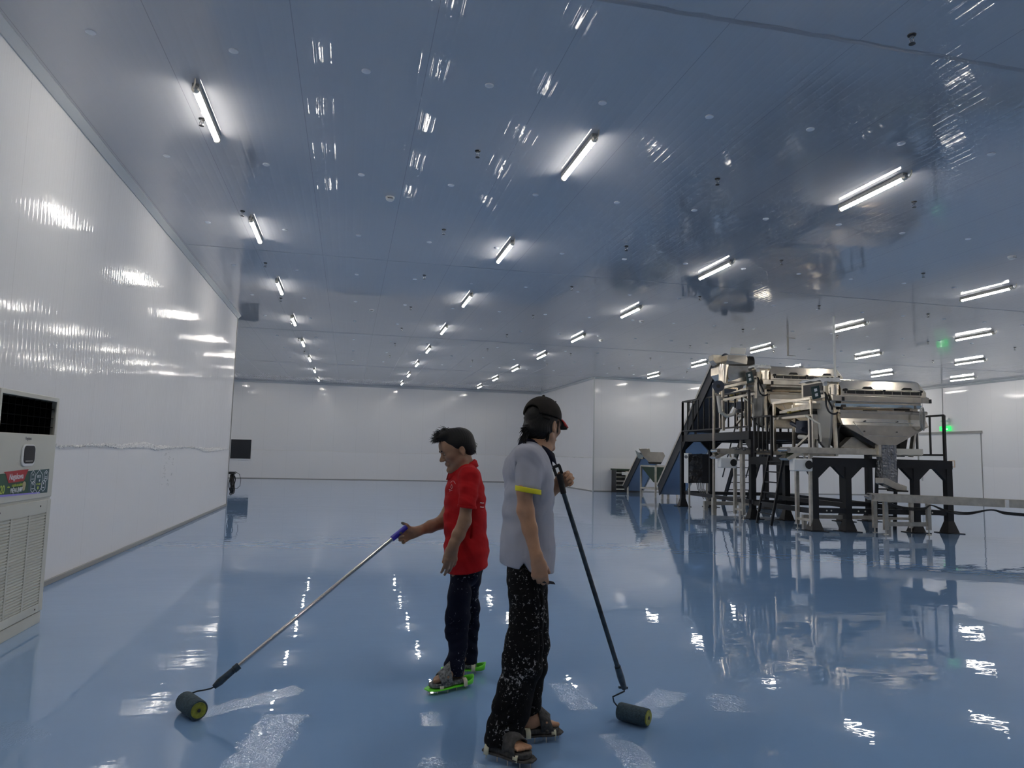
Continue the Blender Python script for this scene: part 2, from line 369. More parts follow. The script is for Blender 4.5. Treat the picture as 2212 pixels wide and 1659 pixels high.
bead(4.93, .055, 'trim_8'); bead(13.07, .022, 'trim_9'); bead(21.65, .022, 'trim_10'); bead(29.72, .022, 'trim_11')

# torn edge of the protective film
def film_strip(p0, d, nrm, L, amp, name, seed, z0=1.45, label=None):
    rr = random.Random(seed); mb = MB(); n = int(L / .018); m = 6; d = Vector(d); nrm = Vector(nrm)
    off = 0; g = []
    for i in range(n + 1):
        off += rr.uniform(-.006, .006); off *= .985
        wdt = (.02 + amp * (.5 + .5 * math.sin(i * .021 + seed) + rr.uniform(-.12, .18)))
        wdt = max(.012, wdt)
        for j in range(m + 1):
            out = (.004 + rr.uniform(0, .013) * min(1, amp * 12)) if 0 < j < m else .002
            g.append(Vector(p0) + d * (i * .018) + V(0, 0, z0 + off - wdt * .5 + wdt * j / m + rr.uniform(-.006, .006)) + nrm * out)
    mb.v = g
    for i in range(n):
        for j in range(m): a = i * (m + 1) + j; mb.f.append([a, a + m + 1, a + m + 2, a + 1])
    o = mb.build(name, FILMW, fixn=False)
    return tag(o, label, 'plastic film')
film_strip((-2.995, 7.6, 0), (0, 1, 0), (1, 0, 0), 12.1, .065, 'torn_film_edge', 3, label='crumpled torn edge of clear film along the left wall')
film_strip((-9.0, 38.545, 0), (1, 0, 0), (0, -1, 0), 19.3, .012, 'torn_film_edge', 5, label='thin torn line of film across the far back wall')
film_strip((10.312, 38.4, 0), (0, -1, 0), (-1, 0, 0), 8.6, .012, 'torn_film_edge', 6, label='thin torn line of film on the short side wall behind the capped man')

# pencil scribbles low on the left wall
mb = MB(); rr = random.Random(11)
for i in range(26):
    y = 13.3 + rr.uniform(-.3, .35); z = 1.36 - i * .022 + rr.uniform(-.02, .02)
    mb.tube([V(-2.998, y, z), V(-2.998, y + rr.uniform(.02, .09), z + rr.uniform(-.02, .03)), V(-2.998, y + rr.uniform(.05, .14), z + rr.uniform(-.03, .02))], .0016, 4)
tag(mb.build('pencil_scribble', mat('faint_pencil', (.48, .48, .49), .6)), kind='stuff', label='column of faint grey pencil scribbles on the left wall', cat='scribble')

# dark square window in the back wall
mb = MB()
for a, b in (((-5.82, 38.50, .93), (-4.77, 38.56, .97)), ((-5.82, 38.50, 1.93), (-4.77, 38.56, 1.97)), ((-5.82, 38.50, .97), (-5.78, 38.56, 1.93)), ((-4.81, 38.50, .97), (-4.77, 38.56, 1.93))): mb.box(a, b)
w1 = struct(mb, 'window_1', WHITEP)
MB().box((-5.78, 38.51, .97), (-4.81, 38.54, 1.93)).build('window_pane', mat('dark_window_pane', (.02, .022, .026), .25), w1)
# door in the right wall with frame lines, lever handle
d1 = struct(MB().box((25.46, 24.88, 0), (25.5, 28.2, 2.82)), 'door_1', mat('door_panel', (.74, .75, .76), .35))
MB().box((25.42, 24.8, 2.82), (25.5, 28.28, 2.92)).build('door_frame', GREYT, d1)
MB().box((25.45, 28.2, 0), (25.5, 28.28, 2.82)).build('door_frame', GREYT, d1)
MB().box((25.47, 24.86, 0), (25.5, 24.885, 2.82)).build('door_frame', GREYT, d1)
MB().box((25.40, 28.0, .75), (25.46, 28.06, 1.15)).build('door_handle', ALU, d1, bevel=.01)
o = MB().box((25.42, 26.2, 1.38), (25.5, 26.52, 1.68)).build('switch_box', mat('beige_box', (.62, .50, .38), .5), bevel=.01)
tag(o, 'small beige switch box on the right wall beside the platform', 'switch box')
MB().box((25.405, 26.22, 1.42), (25.42, 26.34, 1.64)).build('cover', WHITEP, o)
del o['category']; del o['label']; tag(o, 'small beige switch box on the right wall beside the platform', 'switch box')
# exit light with two lamp heads and its cable
t = thing('exit_light', 'lit green emergency exit light high on the right wall above the door', 'exit light', (25.5, 26.6, 2.95))
MB().box((25.36, 26.32, 2.96), (25.44, 26.88, 3.16)).build('sign_box', GREENE, t, bevel=.01)
mb = MB(); mb.box((25.352, 26.42, 3.02), (25.36, 26.62, 3.05)); mb.prism([V(25.352, 26.60, 2.99), V(25.352, 26.60, 3.12), V(25.352, 26.74, 3.055)], (.008, 0, 0))
mb.build('arrow', mat('white_glow', (.8, 1, .85), .4, emit=((.8, 1, .85), 1.2)), t)
t2 = thing('emergency_light', 'white twin-headed emergency lamp on the right wall above the green exit light', 'emergency light', (25.5, 26.6, 3.25))
MB().box((25.40, 26.42, 3.22), (25.5, 26.78, 3.36)).build('housing', WHITEP, t2, bevel=.01)
for y in (26.45, 26.75):
    MB().tube([V(25.42, y, 3.36), V(25.40, y, 3.44), V(25.34, y, 3.48)], [.05, .09, .09], 14).build('lamp_head', WHITEP, t2, smooth=True)
tag(MB().tube([V(25.47, 26.78, 3.30), V(25.48, 26.78, 4.93)], .012, 6).build('wall_conduit', GREYT), 'thin grey conduit rising up the right wall to the ceiling', 'conduit')
# hose reel just round the end of the left wall
t = thing('cable_reel', 'black cable coil hanging at the far end of the left wall', 'cable coil', (-2.95, 19.9, .3))
mb = MB()
for k in range(9):
    rr_ = .17 + .012 * (k % 4); cz = .60 - .012 * k
    mb.tube([V(-2.93 + .02 * (k % 3) + .03 * math.cos(a * 2 + k), 20.0 + rr_ * math.cos(a), cz + rr_ * 1.25 * math.sin(a)) for a in [2 * math.pi * i / 20 for i in range(21)]], .011, 6, False)
mb.build('coil', BLACKP, t, smooth='all')
MB().tube([V(-2.9, 20, .84), V(-2.84, 19.95, .86), V(-2.74, 19.95, .80), V(-2.70, 19.95, .66), V(-2.71, 19.95, .5), V(-2.78, 19.95, .43), V(-2.9, 20, .44)], .007, 6).build('loose_cable', BLACKP, t, smooth='all')
MB().box((-3.0, 19.83, .80), (-2.84, 20.05, .86)).build('hook', BLACKM, t)

# ------------------------------------------------------------------ ceiling lights
LX = [-5.6, -1.59, 2.45, 6.37, 12.3, 16.1, 20.0, 23.7]
LXN = ['hidden far-left row', 'leftmost visible row', 'second row from the left wall', 'third row from the left wall', 'row above the machines', 'row right of the machines', 'second row from the right wall', 'row by the right wall']
def make_lamp():
    t = thing('tube_light', 'x', 'ceiling light', (0, 0, 0), 'tube lights in rows under the ceiling')
    arc = [V(.030 * math.sin(math.radians(a)), 0, -.058 - .030 * math.cos(math.radians(a))) for a in range(-96, 97, 24)]
    MB().loft([[p + V(0, y, 0) for p in arc] for y in (-.56, .56)]).build('tube', LAMPM, t, smooth=True)
    MB().box((-.033, -.59, -.056), (.033, .59, -.0)).build('housing', GREYT, t, bevel=.004)
    for s in (-1, 1):
        c = MB().tube([V(0, s * .56, -.058), V(0, s * .595, -.058), V(0, s * .61, -.055)], [.035, .035, .024], 14).build('end_cap', STEEL2, t, smooth=True)
    MB().tube([V(0, -.62, -.083), V(.0, -.66, -.08), V(.012, -.675, -.04), V(.012, -.68, 0)], .008, 8).build('cable_gland', STEEL2, t, smooth=True)
    for s in (-1, 1):
        MB().box((-.024, s * .4 - .008, -.09), (.024, s * .4 + .008, -.04)).build('clip', STEEL2, t)
    return t
lamp0 = make_lamp(); KIDS[lamp0.name] = [x for x in COL.objects if x.parent == lamp0]
first = True
for i, x in enumerate(LX):
    for j in range(-2, 8):
        y = 7.72 + 4.04 * j
        if i == 0 and y < 20.5: continue
        if i >= 4 and y > 29: continue
        if i >= 4 and j < -1: continue
        if first: o = lamp0; first = False
        else:
            o = copy_tree(lamp0)
        o.location = (x, y, ZC)
        yy = 'behind the camera' if y < 0 else ('just above the camera' if j == -1 else '%s from the camera' % ORD[j])
        o['label'] = 'lit tube light, %s, %s' % (LXN[i], yy)

# round caps on the panel fixings, sprinklers, smoke detectors
cap0 = MB().tube([V(0, 0, 0), V(0, 0, -.008), V(0, 0, -.013)], [.042, .042, .033], 18).build('ceiling_cap', mat('pale_plastic_cap', (.70, .74, .80), .5), smooth=True)
n = 0
CY = [6.46, 9.05, 11.68, 14.3, 16.95, 19.55, 22.8, 25.4, 28.1]
for j, y in enumerate(CY):
    for i in range(19):
        x = -2.29 + 1.146 * i
        if x > 18: continue
        if x > 12 and y < 9.5: continue
        o = cap0 if n == 0 else cap0.copy()
        if n: COL.objects.link(o)
        o.location = (x, y + R.uniform(-.04, .04), ZC); n += 1
        tag(o, 'round ceiling cap, %s from the left wall, %s row from the front' % (ORD[i], ORD[j]), 'ceiling cap', 'round caps on the ceiling panels')
def make_sprinkler(k=.68):
    t = thing('sprinkler', 'x', 'sprinkler', (0, 0, 0), 'sprinklers across the ceiling')
    MB().tube([V(0, 0, 0), V(0, 0, -.008), V(0, 0, -.014)], [.05 * k, .048 * k, .03 * k], 16).build('flange', BLACKP, t, smooth=True)
    MB().tube([V(0, 0, -.01), V(0, 0, -.03)], .018, 10).build('body', CHROME, t, smooth=True)
    mb = MB()
    for s in (-1, 1): mb.tube([V(s * .012, 0, -.03), V(s * .022, 0, -.05), V(s * .008, 0, -.075)], .0045, 6)
    mb.tube([V(0, 0, -.035), V(0, 0, -.07)], .004, 6)
    mb.build('yoke', CHROME, t, smooth=True)
    MB().tube([V(0, 0, -.076), V(0, 0, -.08)], .026, 14).build('deflector', DARKST, t, smooth=True)
    return t
sp0 = make_sprinkler(); KIDS[sp0.name] = [x for x in COL.objects if x.parent == sp0]
n = 0
for j, y in enumerate([4.73, 7.92, 10.95, 13.95, 17.15, 20.2, 23.2, 26.2]):
    for i, x in enumerate([-1.68, 1.3, 4.33, 7.2, 10.1, 12.96, 15.9, 18.9]):
        if y < 5 and (x < 4 or x > 8): continue
        if x > 9 and y < 8.5: continue
        if x > 13 and y < 14: continue
        if i == 3 and j in (4, 5): continue
        o = sp0 if n == 0 else copy_tree(sp0)
        o.location = (x, y, ZC); n += 1
        o['label'] = 'ceiling sprinkler, %s from the left wall, %s row from the front' % (ORD[i], ORD[j]) if j else 'ceiling sprinkler nearest the camera, beyond the rough silicone joint, %s' % ('left of two', 'right of two')[i - 2]
def make_det():
    t = thing('smoke_detector', 'x', 'smoke detector', (0, 0, 0), 'white smoke detectors on the ceiling')
    MB().tube([V(0, 0, 0), V(0, 0, -.018)], .062, 20).build('base', WHITEP, t, smooth=True)
    MB().tube([V(0, 0, -.018), V(0, 0, -.035), V(0, 0, -.052), V(0, 0, -.058)], [.055, .056, .04, .02], 20).build('cover', WHITEP, t, smooth=True)
    MB().box((-.035, -.058, -.034), (.035, -.052, -.026)).build('vent_slot', BLACKP, t)
    return t
dt0 = make_det(); KIDS[dt0.name] = [x for x in COL.objects if x.parent == dt0]
for n, (x, y, lb) in enumerate([(.4, 9.74, 'nearest one, over the left part of the hall'), (.4, 17.81, 'beyond the first long ceiling joint on the left'), (7.12, 16.94, 'left of the machines, nearer of two in line'), (7.18, 20.14, 'left of the machines, farther of two in line'), (10.61, 9.61, 'near the right edge of the picture')]):
    o = dt0 if n == 0 else copy_tree(dt0)
    o.location = (x, y, ZC); o['label'] = 'white smoke detector on the ceiling, ' + lb
# drop pole and hanging rod
t = thing('drop_pole', 'tall white pole hanging from the ceiling down to the back sorting machine', 'pole', (11.18, 14.9, 3.3))
MB().tube([V(11.18, 14.9, 3.28), V(11.18, 14.9, ZC)], .026, 12).build('pole', WHITEP, t, smooth=True)
t = thing('hanging_rod', 'short grey rod with hooked ends hanging from the ceiling above the machines', 'rod', (11.87, 17.8, 4.39))
MB().tube([V(11.87, 17.8, 4.40), V(11.87, 17.8, ZC)], .028, 8).build('rod', GREYT, t, smooth=True)
MB().bar((11.87, 17.8, 4.41), (12.1, 17.8, 4.41), .02).build('hook', GREYT, t)
MB().bar((11.87, 17.8, 4.91), (12.1, 17.8, 4.91), .02).build('hook', GREYT, t)
# ------------------------------------------------------------------ lettering
FONT_CACHE = {}
def text(parent, s, m, origin, size, xd, yd, name='lettering', extrude=.0008, bold=0, sx=1, align='CENTER', shear=0):
    cu = bpy.data.curves.new(name, 'FONT'); cu.body = s; cu.size = size; cu.extrude = extrude; cu.align_x = align; cu.align_y = 'CENTER'; cu.offset = bold; cu.shear = shear; cu.resolution_u = 3
    ob = bpy.data.objects.new(name, cu); COL.objects.link(ob)
    dg = bpy.context.evaluated_depsgraph_get(); me = bpy.data.meshes.new_from_object(ob.evaluated_get(dg))
    COL.objects.unlink(ob); bpy.data.objects.remove(ob)
    xd, yd = Vector(xd), Vector(yd); zd = xd.cross(yd)
    po = parent_origin(parent)
    for v in me.vertices: v.co = Vector(origin) - po + xd * v.co.x * sx + yd * v.co.y + zd * v.co.z
    me.materials.clear(); me.materials.append(m)
    o = bpy.data.objects.new(name, me); COL.objects.link(o); o.parent = parent
    return o

# ------------------------------------------------------------------ floor-standing air conditioner
X0 = -2.4
ac = thing('air_conditioner', 'tall cream floor-standing air conditioner with green sticker by the left wall', 'air conditioner', (-2.7, 6.24, 0))
mb = MB(); mb.box((-2.97, 5.70, .09), (X0 - .012, 6.78, 1.50)); mb.box((-2.97, 5.70, 1.845 - .03), (X0 - .012, 6.78, 1.845))
mb.box((-2.97, 5.70, 1.50), (-2.62, 6.78, 1.82)); mb.box((-2.62, 5.70, 1.50), (X0 - .012, 5.735, 1.82)); mb.box((-2.62, 6.745, 1.50), (X0 - .012, 6.78, 1.82))
mb.build('cabinet', ACW, ac, bevel=.012)
MB().box((X0 - .012, 5.715, 1.02), (X0, 6.765, 1.53)).build('front_panel', ACW, ac, bevel=.006)
mb = MB(); mb.box((X0 - .012, 5.715, 1.805), (X0, 6.765, 1.84)); mb.box((X0 - .012, 5.715, 1.53), (X0, 5.745, 1.81)); mb.box((X0 - .012, 6.72, 1.53), (X0, 6.765, 1.81))
mb.build('outlet_frame', ACW, ac, bevel=.004)
mb = MB(); mb.box((-2.615, 5.74, 1.505), (-2.60, 6.74, 1.815))
for k in range(9): mb.box((-2.50, 5.80 + k * .112, 1.52), (-2.43, 5.806 + k * .112, 1.80))
for k in range(3): mb.box((-2.47, 5.745, 1.59 + k * .075), (-2.425, 6.74, 1.594 + k * .075))
mb.build('air_outlet', ACD, ac)
tag(ac.children[-1] if ac.children else ac, None)
mb = MB()                                    # lower door with three columns of louvres
x1 = X0 - .012
mb.box((x1, 5.715, .10), (X0, 5.765, 1.0)); mb.box((x1, 6.69, .10), (X0, 6.765, 1.0)); mb.box((x1, 5.765, .895), (X0, 6.69, 1.0)); mb.box((x1, 5.765, .10), (X0, 6.69, .165))
mb.box((x1, 6.055, .165), (X0, 6.08, .895)); mb.box((x1, 6.365, .165), (X0, 6.39, .895))
dr = mb.build('lower_door', ACW, ac, bevel=.003)
mb = MB()
for (a, b) in ((5.765, 6.055), (6.08, 6.365), (6.39, 6.69)):
    for k in range(32):
        z = .170 + k * .0227
        mb.add([(X0 - .004, a, z), (X0 - .004, b, z), (X0 - .004, b, z + .010), (X0 - .004, a, z + .010), (x1 - .012, a, z + .012), (x1 - .012, b, z + .012), (x1 - .012, b, z + .022), (x1 - .012, a, z + .022)], [(0, 1, 2, 3), (4, 7, 6, 5), (0, 4, 5, 1), (1, 5, 6, 2), (2, 6, 7, 3), (3, 7, 4, 0)])
mb.build('louvre', ACW, dr)
MB().box((x1 - .03, 5.76, .16), (x1 - .028, 6.70, .9)).build('dark_backing', ACD, dr)
mb = MB()
for y, z in ((6.56, .955), (5.86, .955), (6.62, .13)): mb.tube([V(X0, y, z), V(X0 + .003, y, z)], .007, 10)
mb.build('screw', BLACKM, dr)
MB().box((-2.95, 5.72, 0), (X0 - .006, 6.76, .09)).build('plinth', ACW, ac, bevel=.004)
# display
def yz(poly, x=X0): return [V(x, a, b) for a, b in poly]
def rrect(cy, cz, w_, h_, r_, n=5):
    out = []
    for (sy, sz, a0) in ((1, 1, 0), (-1, 1, 90), (-1, -1, 180), (1, -1, 270)):
        for i in range(n + 1):
            a = math.radians(a0 + 90 * i / n); out.append((cy + sy * (w_ / 2 - r_) + r_ * math.cos(a), cz + sz * (h_ / 2 - r_) + r_ * math.sin(a)))
    return out
MB().prism(yz(rrect(6.23, 1.365, .23, .165, .05)), (.012, 0, 0)).build('display_bezel', WHITEP, ac, bevel=.003)
dp = MB().prism(yz(rrect(6.235, 1.370, .195, .135, .035), X0 + .010), (.004, 0, 0)).build('display', GLASSK, ac)
MB().box((X0 + .0142, 6.17, 1.318), (X0 + .0146, 6.30, 1.324)).build('light_strip', GREYT, dp)
text(ac, 'Nagakawa', INK, (X0 + .0005, 6.225, 1.493), .034, (0, 1, 0), (0, 0, 1), 'brand_lettering', sx=.8)
# energy sticker
st = MB().prism(yz([(5.73, 1.075), (6.665, 1.058), (6.668, 1.252), (5.73, 1.232)]), (.0012, 0, 0)).build('sticker', STGREEN, ac)
MB().prism(yz([(6.29, 1.069), (6.665, 1.062), (6.668, 1.250), (6.29, 1.243)], X0 + .0012), (.0006, 0, 0)).build('teal_panel', STTEAL, st)
MB().prism(yz([(5.73, 1.072), (6.52, 1.060), (6.52, 1.070), (5.73, 1.088)], X0 + .0014), (.0006, 0, 0)).build('lilac_stripe', STLILAC, st)
MB().prism(yz([(5.86, 1.247), (6.27, 1.258), (6.255, 1.24), (6.20, 1.170), (5.95, 1.164), (5.89, 1.235)], X0 + .0016), (.0012, 0, 0)).build('red_badge', STRED, st)
text(st, 'Nagakawa', STWHITE, (X0 + .0032, 6.07, 1.208), .062, (0, 1, .02), (0, 0, 1), bold=.0006, sx=.92)
text(st, '20', STYEL, (X0 + .0026, 5.86, 1.118), .085, (0, 1, 0), (0, 0, 1), bold=.001, sx=.85)
text(st, 'năm', STYEL, (X0 + .0026, 5.955, 1.136), .022, (0, 1, 0), (0, 0, 1), sx=.9)
text(st, 'CHUYÊN GIA NGÀNH', STYEL, (X0 + .0026, 6.095, 1.142), .026, (0, 1, .02), (0, 0, 1), sx=.68)
text(st, 'ĐIỆN LẠNH', STWHITE, (X0 + .0026, 6.09, 1.106), .046, (0, 1, .02), (0, 0, 1), bold=.0008, sx=.82)
MB().prism(yz([(6.215 + .03 * math.cos(a), 1.142 + .024 * math.sin(a)) for a in [2 * math.pi * k / 14 for k in range(14)]], X0 + .0018), (.0006, 0, 0)).prism(yz([(6.19, 1.13), (6.24, 1.13), (6.232, 1.105), (6.215, 1.092), (6.198, 1.105)], X0 + .0018), (.0007, 0, 0)).build('award_badge', mat('sticker_gold', (.45, .38, .22), .4), st)
def hexo(cy, cz, w_, h_):
    pts = [(cy, cz + h_ / 2), (cy + w_ / 2, cz + h_ * .27), (cy + w_ / 2, cz - h_ * .27), (cy, cz - h_ / 2), (cy - w_ / 2, cz - h_ * .27), (cy - w_ / 2, cz + h_ * .27)]
    m_ = MB()
    for k in range(6):
        a, b = pts[k], pts[(k + 1) % 6]; m_.bar((X0 + .0022, *a), (X0 + .0022, *b), .0045, .001, up=(1, 0, 0))
    return m_
for (cy, cz, w_, h_) in ((6.36, 1.195, .075, .10), (6.375, 1.118, .075, .09), (6.475, 1.155, .135, .185), (6.575, 1.118, .075, .09), (6.61, 1.195, .07, .09)):
    hexo(cy, cz, w_, h_).build('hexagon_outline', STWHITE, st)
mbx = MB()
for (y, z, a) in ((6.36, 1.176, .045), (6.375, 1.10, .05), (6.575, 1.10, .035), (6.61, 1.185, .04), (6.61, 1.172, .04)): mbx.box((X0 + .0018, y - a / 2, z), (X0 + .0024, y + a / 2, z + .006))
for (y, z) in ((6.36, 1.205), (6.375, 1.130), (6.575, 1.130), (6.61, 1.21)): mbx.box((X0 + .0018, y - .008, z), (X0 + .0024, y + .008, z + .016))
mbx.build('icon', STWHITE, st)
text(st, 'eco', STWHITE, (X0 + .0022, 6.475, 1.200), .05, (0, 1, 0), (0, 0, 1))
MB().prism(yz([(6.48, 1.165), (6.50, 1.176), (6.50, 1.16), (6.485, 1.15)], X0 + .0018), (.0006, 0, 0)).build('leaf', STWHITE, st)
text(st, 'TIẾT KIỆM', STYEL, (X0 + .0022, 6.472, 1.133), .018, (0, 1, 0), (0, 0, 1))
MB().prism(yz([(6.472 + .014 * math.cos(a), 1.106 + .014 * math.sin(a)) for a in [2 * math.pi * k / 10 for k in range(10)]], X0 + .0018), (.0006, 0, 0)).build('round_mark', STYEL, st)

# ------------------------------------------------------------------ processing line on its platforms
E0 = V(9.76, 13.77, 0); EX = V(.988, -.153, 0); EY = V(.065, .998, 0)
def L(a, b, z): return E0 + EX * a + EY * b + V(0, 0, z)
def LT(v): return L(v[0], v[1], v[2])
class ML(MB):
    "builder in the machines' own axes: a along the front, b into depth, z up"
    def bx(s, a, b): return MB.box(s, a, b, LT)
    def br(s, p, q, w, h=None, up=(0, 0, 1)): return MB.bar(s, LT(p), LT(q), w, h, up)
    def tb(s, pts, r, n=10, caps=True): return MB.tube(s, [LT(p) for p in pts], r, n, caps)
    def pa(s, prof, a0, a1): return MB.prism(s, [L(a0, b, z) for b, z in prof], EX * (a1 - a0))     # profile (b,z) along a
    def pb(s, prof, b0, b1): return MB.prism(s, [L(a, b0, z) for a, z in prof], EY * (b1 - b0))     # profile (a,z) along b
    def lf(s, rings): return MB.loft(s, [[LT(p) for p in rg] for rg in rings])
def rect(a0, a1, b0, b1, z): return [(a0, b0, z), (a1, b0, z), (a1, b1, z), (a0, b1, z)]
def leg(root, a, b, z1, nm='post'):
    m_ = ML(); s = .065; m_.bx((a - s, b - s, .24), (a + s, b + s, z1)); m_.lf([rect(a - .13, a + .13, b - .13, b + .13, .02), rect(a - s, a + s, b - s, b + s, .26)])
    o = m_.build(nm, BLACKM, root); ML().bx((a - .2, b - .2, 0), (a + .2, b + .2, .015)).build('base_plate', BLACKM, o)
    return o
def gus(root, a, b, z, da, db):
    m_ = ML(); g = .26
    if da: m_.pb([(a, z), (a + da * (g + .07), z), (a + da * .07, z - g), (a, z - g)], b - .05, b + .05)
    if db: m_.pa([(b, z), (b + db * (g + .07), z), (b + db * .07, z - g), (b, z - g)], a - .05, a + .05)
    m_.build('gusset', BLACKM, root)
def rail(root, pts, z0, h, n, nm='railing', tk=.04):
    "guard rail: top, bottom bar and n balusters per side; pts in (a,b)"
    m_ = ML()
    for i in range(len(pts) - 1):
        (a0, b0), (a1, b1) = pts[i], pts[i + 1]; k = n[i]
        m_.br((a0, b0, z0 + h), (a1, b1, z0 + h), tk * 1.3, tk); m_.br((a0, b0, z0 + .13), (a1, b1, z0 + .13), tk, tk)
        for j in range(k + 1):
            t_ = j / k; a, b = a0 + (a1 - a0) * t_, b0 + (b1 - b0) * t_; e = tk * 1.3 if j in (0, k) else tk * .8
            m_.br((a, b, z0 if j in (0, k) else z0 + .13), (a, b, z0 + h), e, e)
    return m_.build(nm, BLACKM, root)
ZL, ZU = 1.55, 2.20
# lower platform
pl = thing('steel_platform', 'low black steel platform carrying the front sorting machine', 'platform', L(1.5, 1.3, 0))
for a in (0.0, .73, 2.25, 3.0): leg(pl, a, 0, ZL - .17)
for a, b in ((.82, 2.62), (2.3, 2.62)): leg(pl, a, b, ZL - .17)
for a in (0.0, .73, 2.25, 3.0):
    if a != 3.0: gus(pl, a, 0, ZL - .17, 1, 0)
    if a != 0.0: gus(pl, a, 0, ZL - .17, -1, 0)
gus(pl, 0, 0, ZL - .17, 0, 1); gus(pl, 3.0, 0, ZL - .17, 0, 1)
m_ = ML(); m_.bx((-.07, -.07, ZL - .18), (3.07, .07, ZL)); m_.bx((-.07, 2.55, ZL - .18), (3.07, 2.69, ZL))
for a in (0, .75, 1.5, 2.25, 3.0): m_.bx((a - .07, .07, ZL - .18), (a + .07, 2.55, ZL))
m_.build('deck_frame', BLACKM, pl)
ML().bx((-.05, .09, ZL), (3.05, 2.6, ZL + .012)).build('deck_plate', BLACKM, pl)
m_ = ML(); m_.bx((-.05, -.04, .38), (3.05, .04, .49)); m_.bx((-.05, 2.58, .38), (3.1, 2.66, .49)); m_.bx((2.96, 0, .36), (3.04, 2.6, .47)); m_.bx((-.04, 0, .36), (.04, 2.6, .47)); m_.bx((.7, 0, .5), (.78, 2.6, .6))
tb_ = m_.build('tie_beam', BLACKM, pl)
m_ = ML()
for a in (.95, 1.1, 2.45, 2.6, .25, .35): m_.tb([(a, -.041, .435), (a, -.043, .435)], .018, 10)
m_.build('bolt_hole', CREAMP, tb_)
rail(pl, [(3.0, .05), (3.0, 2.6)], ZL, 1.0, [6]); rail(pl, [(0.0, 1.75), (0.0, 2.58)], ZL, 1.0, [4])
ld = thing('ladder', 'narrow black ladder leaning on the left side of the low platform', 'ladder', L(-.05, 1.3, 0))
for b in (1.02, 1.68): ML().br((-.42, b, 0), (-.10, b, ZL + .05), .055, .04).build('side_rail', BLACKM, ld)
for k in range(6): ML().br((-.37 + .05 * k, 1.04, .25 + k * .24), (-.37 + .05 * k, 1.66, .25 + k * .24), .035, .03).build('rung', BLACKM, ld)
ld = thing('ladder', 'short black ladder behind the conveyor under the right end of the platform', 'ladder', L(1.8, .5, 0))
for a in (1.72, 2.16): ML().br((a, .55, 0), (a, .45, ZL - .18), .06, .05).build('side_rail', BLACKM, ld)
for k in range(4): ML().br((1.74, .54 - .02 * k, .3 + k * .3), (2.14, .54 - .02 * k, .3 + k * .3), .04, .03).build('rung', BLACKM, ld)
# upper platform
pu = thing('steel_platform', 'high black steel platform behind, with balustrade along its left side', 'platform', L(1.5, 5, 0))
UP = [(0.05, 2.82), (3.1, 2.82), (-.05, 7.1), (.85, 7.1), (2.35, 6.6), (3.05, 7.1)]
for a, b in UP: leg(pu, a, b, ZU - .2)
gus(pu, 0.05, 2.82, ZU - .2, 1, 1); gus(pu, 3.1, 2.82, ZU - .2, -1, 1); gus(pu, -.05, 7.1, ZU - .2, 1, -1); gus(pu, .85, 7.1, ZU - .2, 1, 0); gus(pu, .85, 7.1, ZU - .2, -1, 0)
gus(pu, 2.35, 6.6, ZU - .2, -1, 0)
m_ = ML(); m_.bx((-.07, 2.75, ZU - .2), (3.17, 2.89, ZU)); m_.bx((-.1, 7.03, ZU - .2), (3.17, 7.17, ZU))
for a in (.0, 1.0, 2.0, 3.1): m_.bx((a - .06, 2.8, ZU - .2), (a + .06, 7.1, ZU))
m_.build('deck_frame', BLACKM, pu)
ML().bx((-.04, 2.82, ZU), (3.12, 7.1, ZU + .012)).build('deck_plate', BLACKM, pu)
m_ = ML(); m_.bx((-.04, 2.8, .38), (.04, 7.1, .48)); m_.bx((-.05, 7.06, .38), (3.1, 7.14, .48)); m_.bx((3.06, 2.8, .38), (3.14, 7.1, .48)); m_.bx((2.31, 2.7, .36), (2.39, 6.6, .46))
m_.build('tie_beam', BLACKM, pu)
rail(pu, [(0.0, 2.85), (-.05, 7.1), (.36, 7.1)], ZU, 1.05, [11, 2])
rail(pu, [(3.1, 2.85), (3.1, 7.1), (2.0, 7.1)], ZU, 1.05, [9, 3])
stq = thing('ship_ladder', 'steep black stairs down the back of the high platform', 'stairs', L(2.7, 7.8, 0))
for a in (1.9, 2.7):
    ML().br((a, 8.6, 0), (a, 7.2, ZU), .05, .16).build('stringer', BLACKM, stq)
    ML().tb([(a, 8.6, .9), (a, 7.3, ZU + .95), (a, 7.15, ZU + .95)], .02, 8).build('handrail', BLACKM, stq)
for k in range(8): ML().bx((1.92, 8.42 - .155 * k, .24 + .245 * k), (2.68, 8.6 - .155 * k, .265 + .245 * k)).build('step', BLACKM, stq)

def smooth_path(pts, m=5):
    q = []
    for i in range(len(pts) - 1):
        p0, p1, p2, p3 = Vector(pts[max(i - 1, 0)]), Vector(pts[i]), Vector(pts[i + 1]), Vector(pts[min(i + 2, len(pts) - 1)])
        for k in range(m):
            t_ = k / m; q.append(.5 * ((2 * p1) + (p2 - p0) * t_ + (2 * p0 - 5 * p1 + 4 * p2 - p3) * t_ ** 2 + (3 * p1 - p0 - 3 * p2 + p3) * t_ ** 3))
    return q + [Vector(pts[-1])]
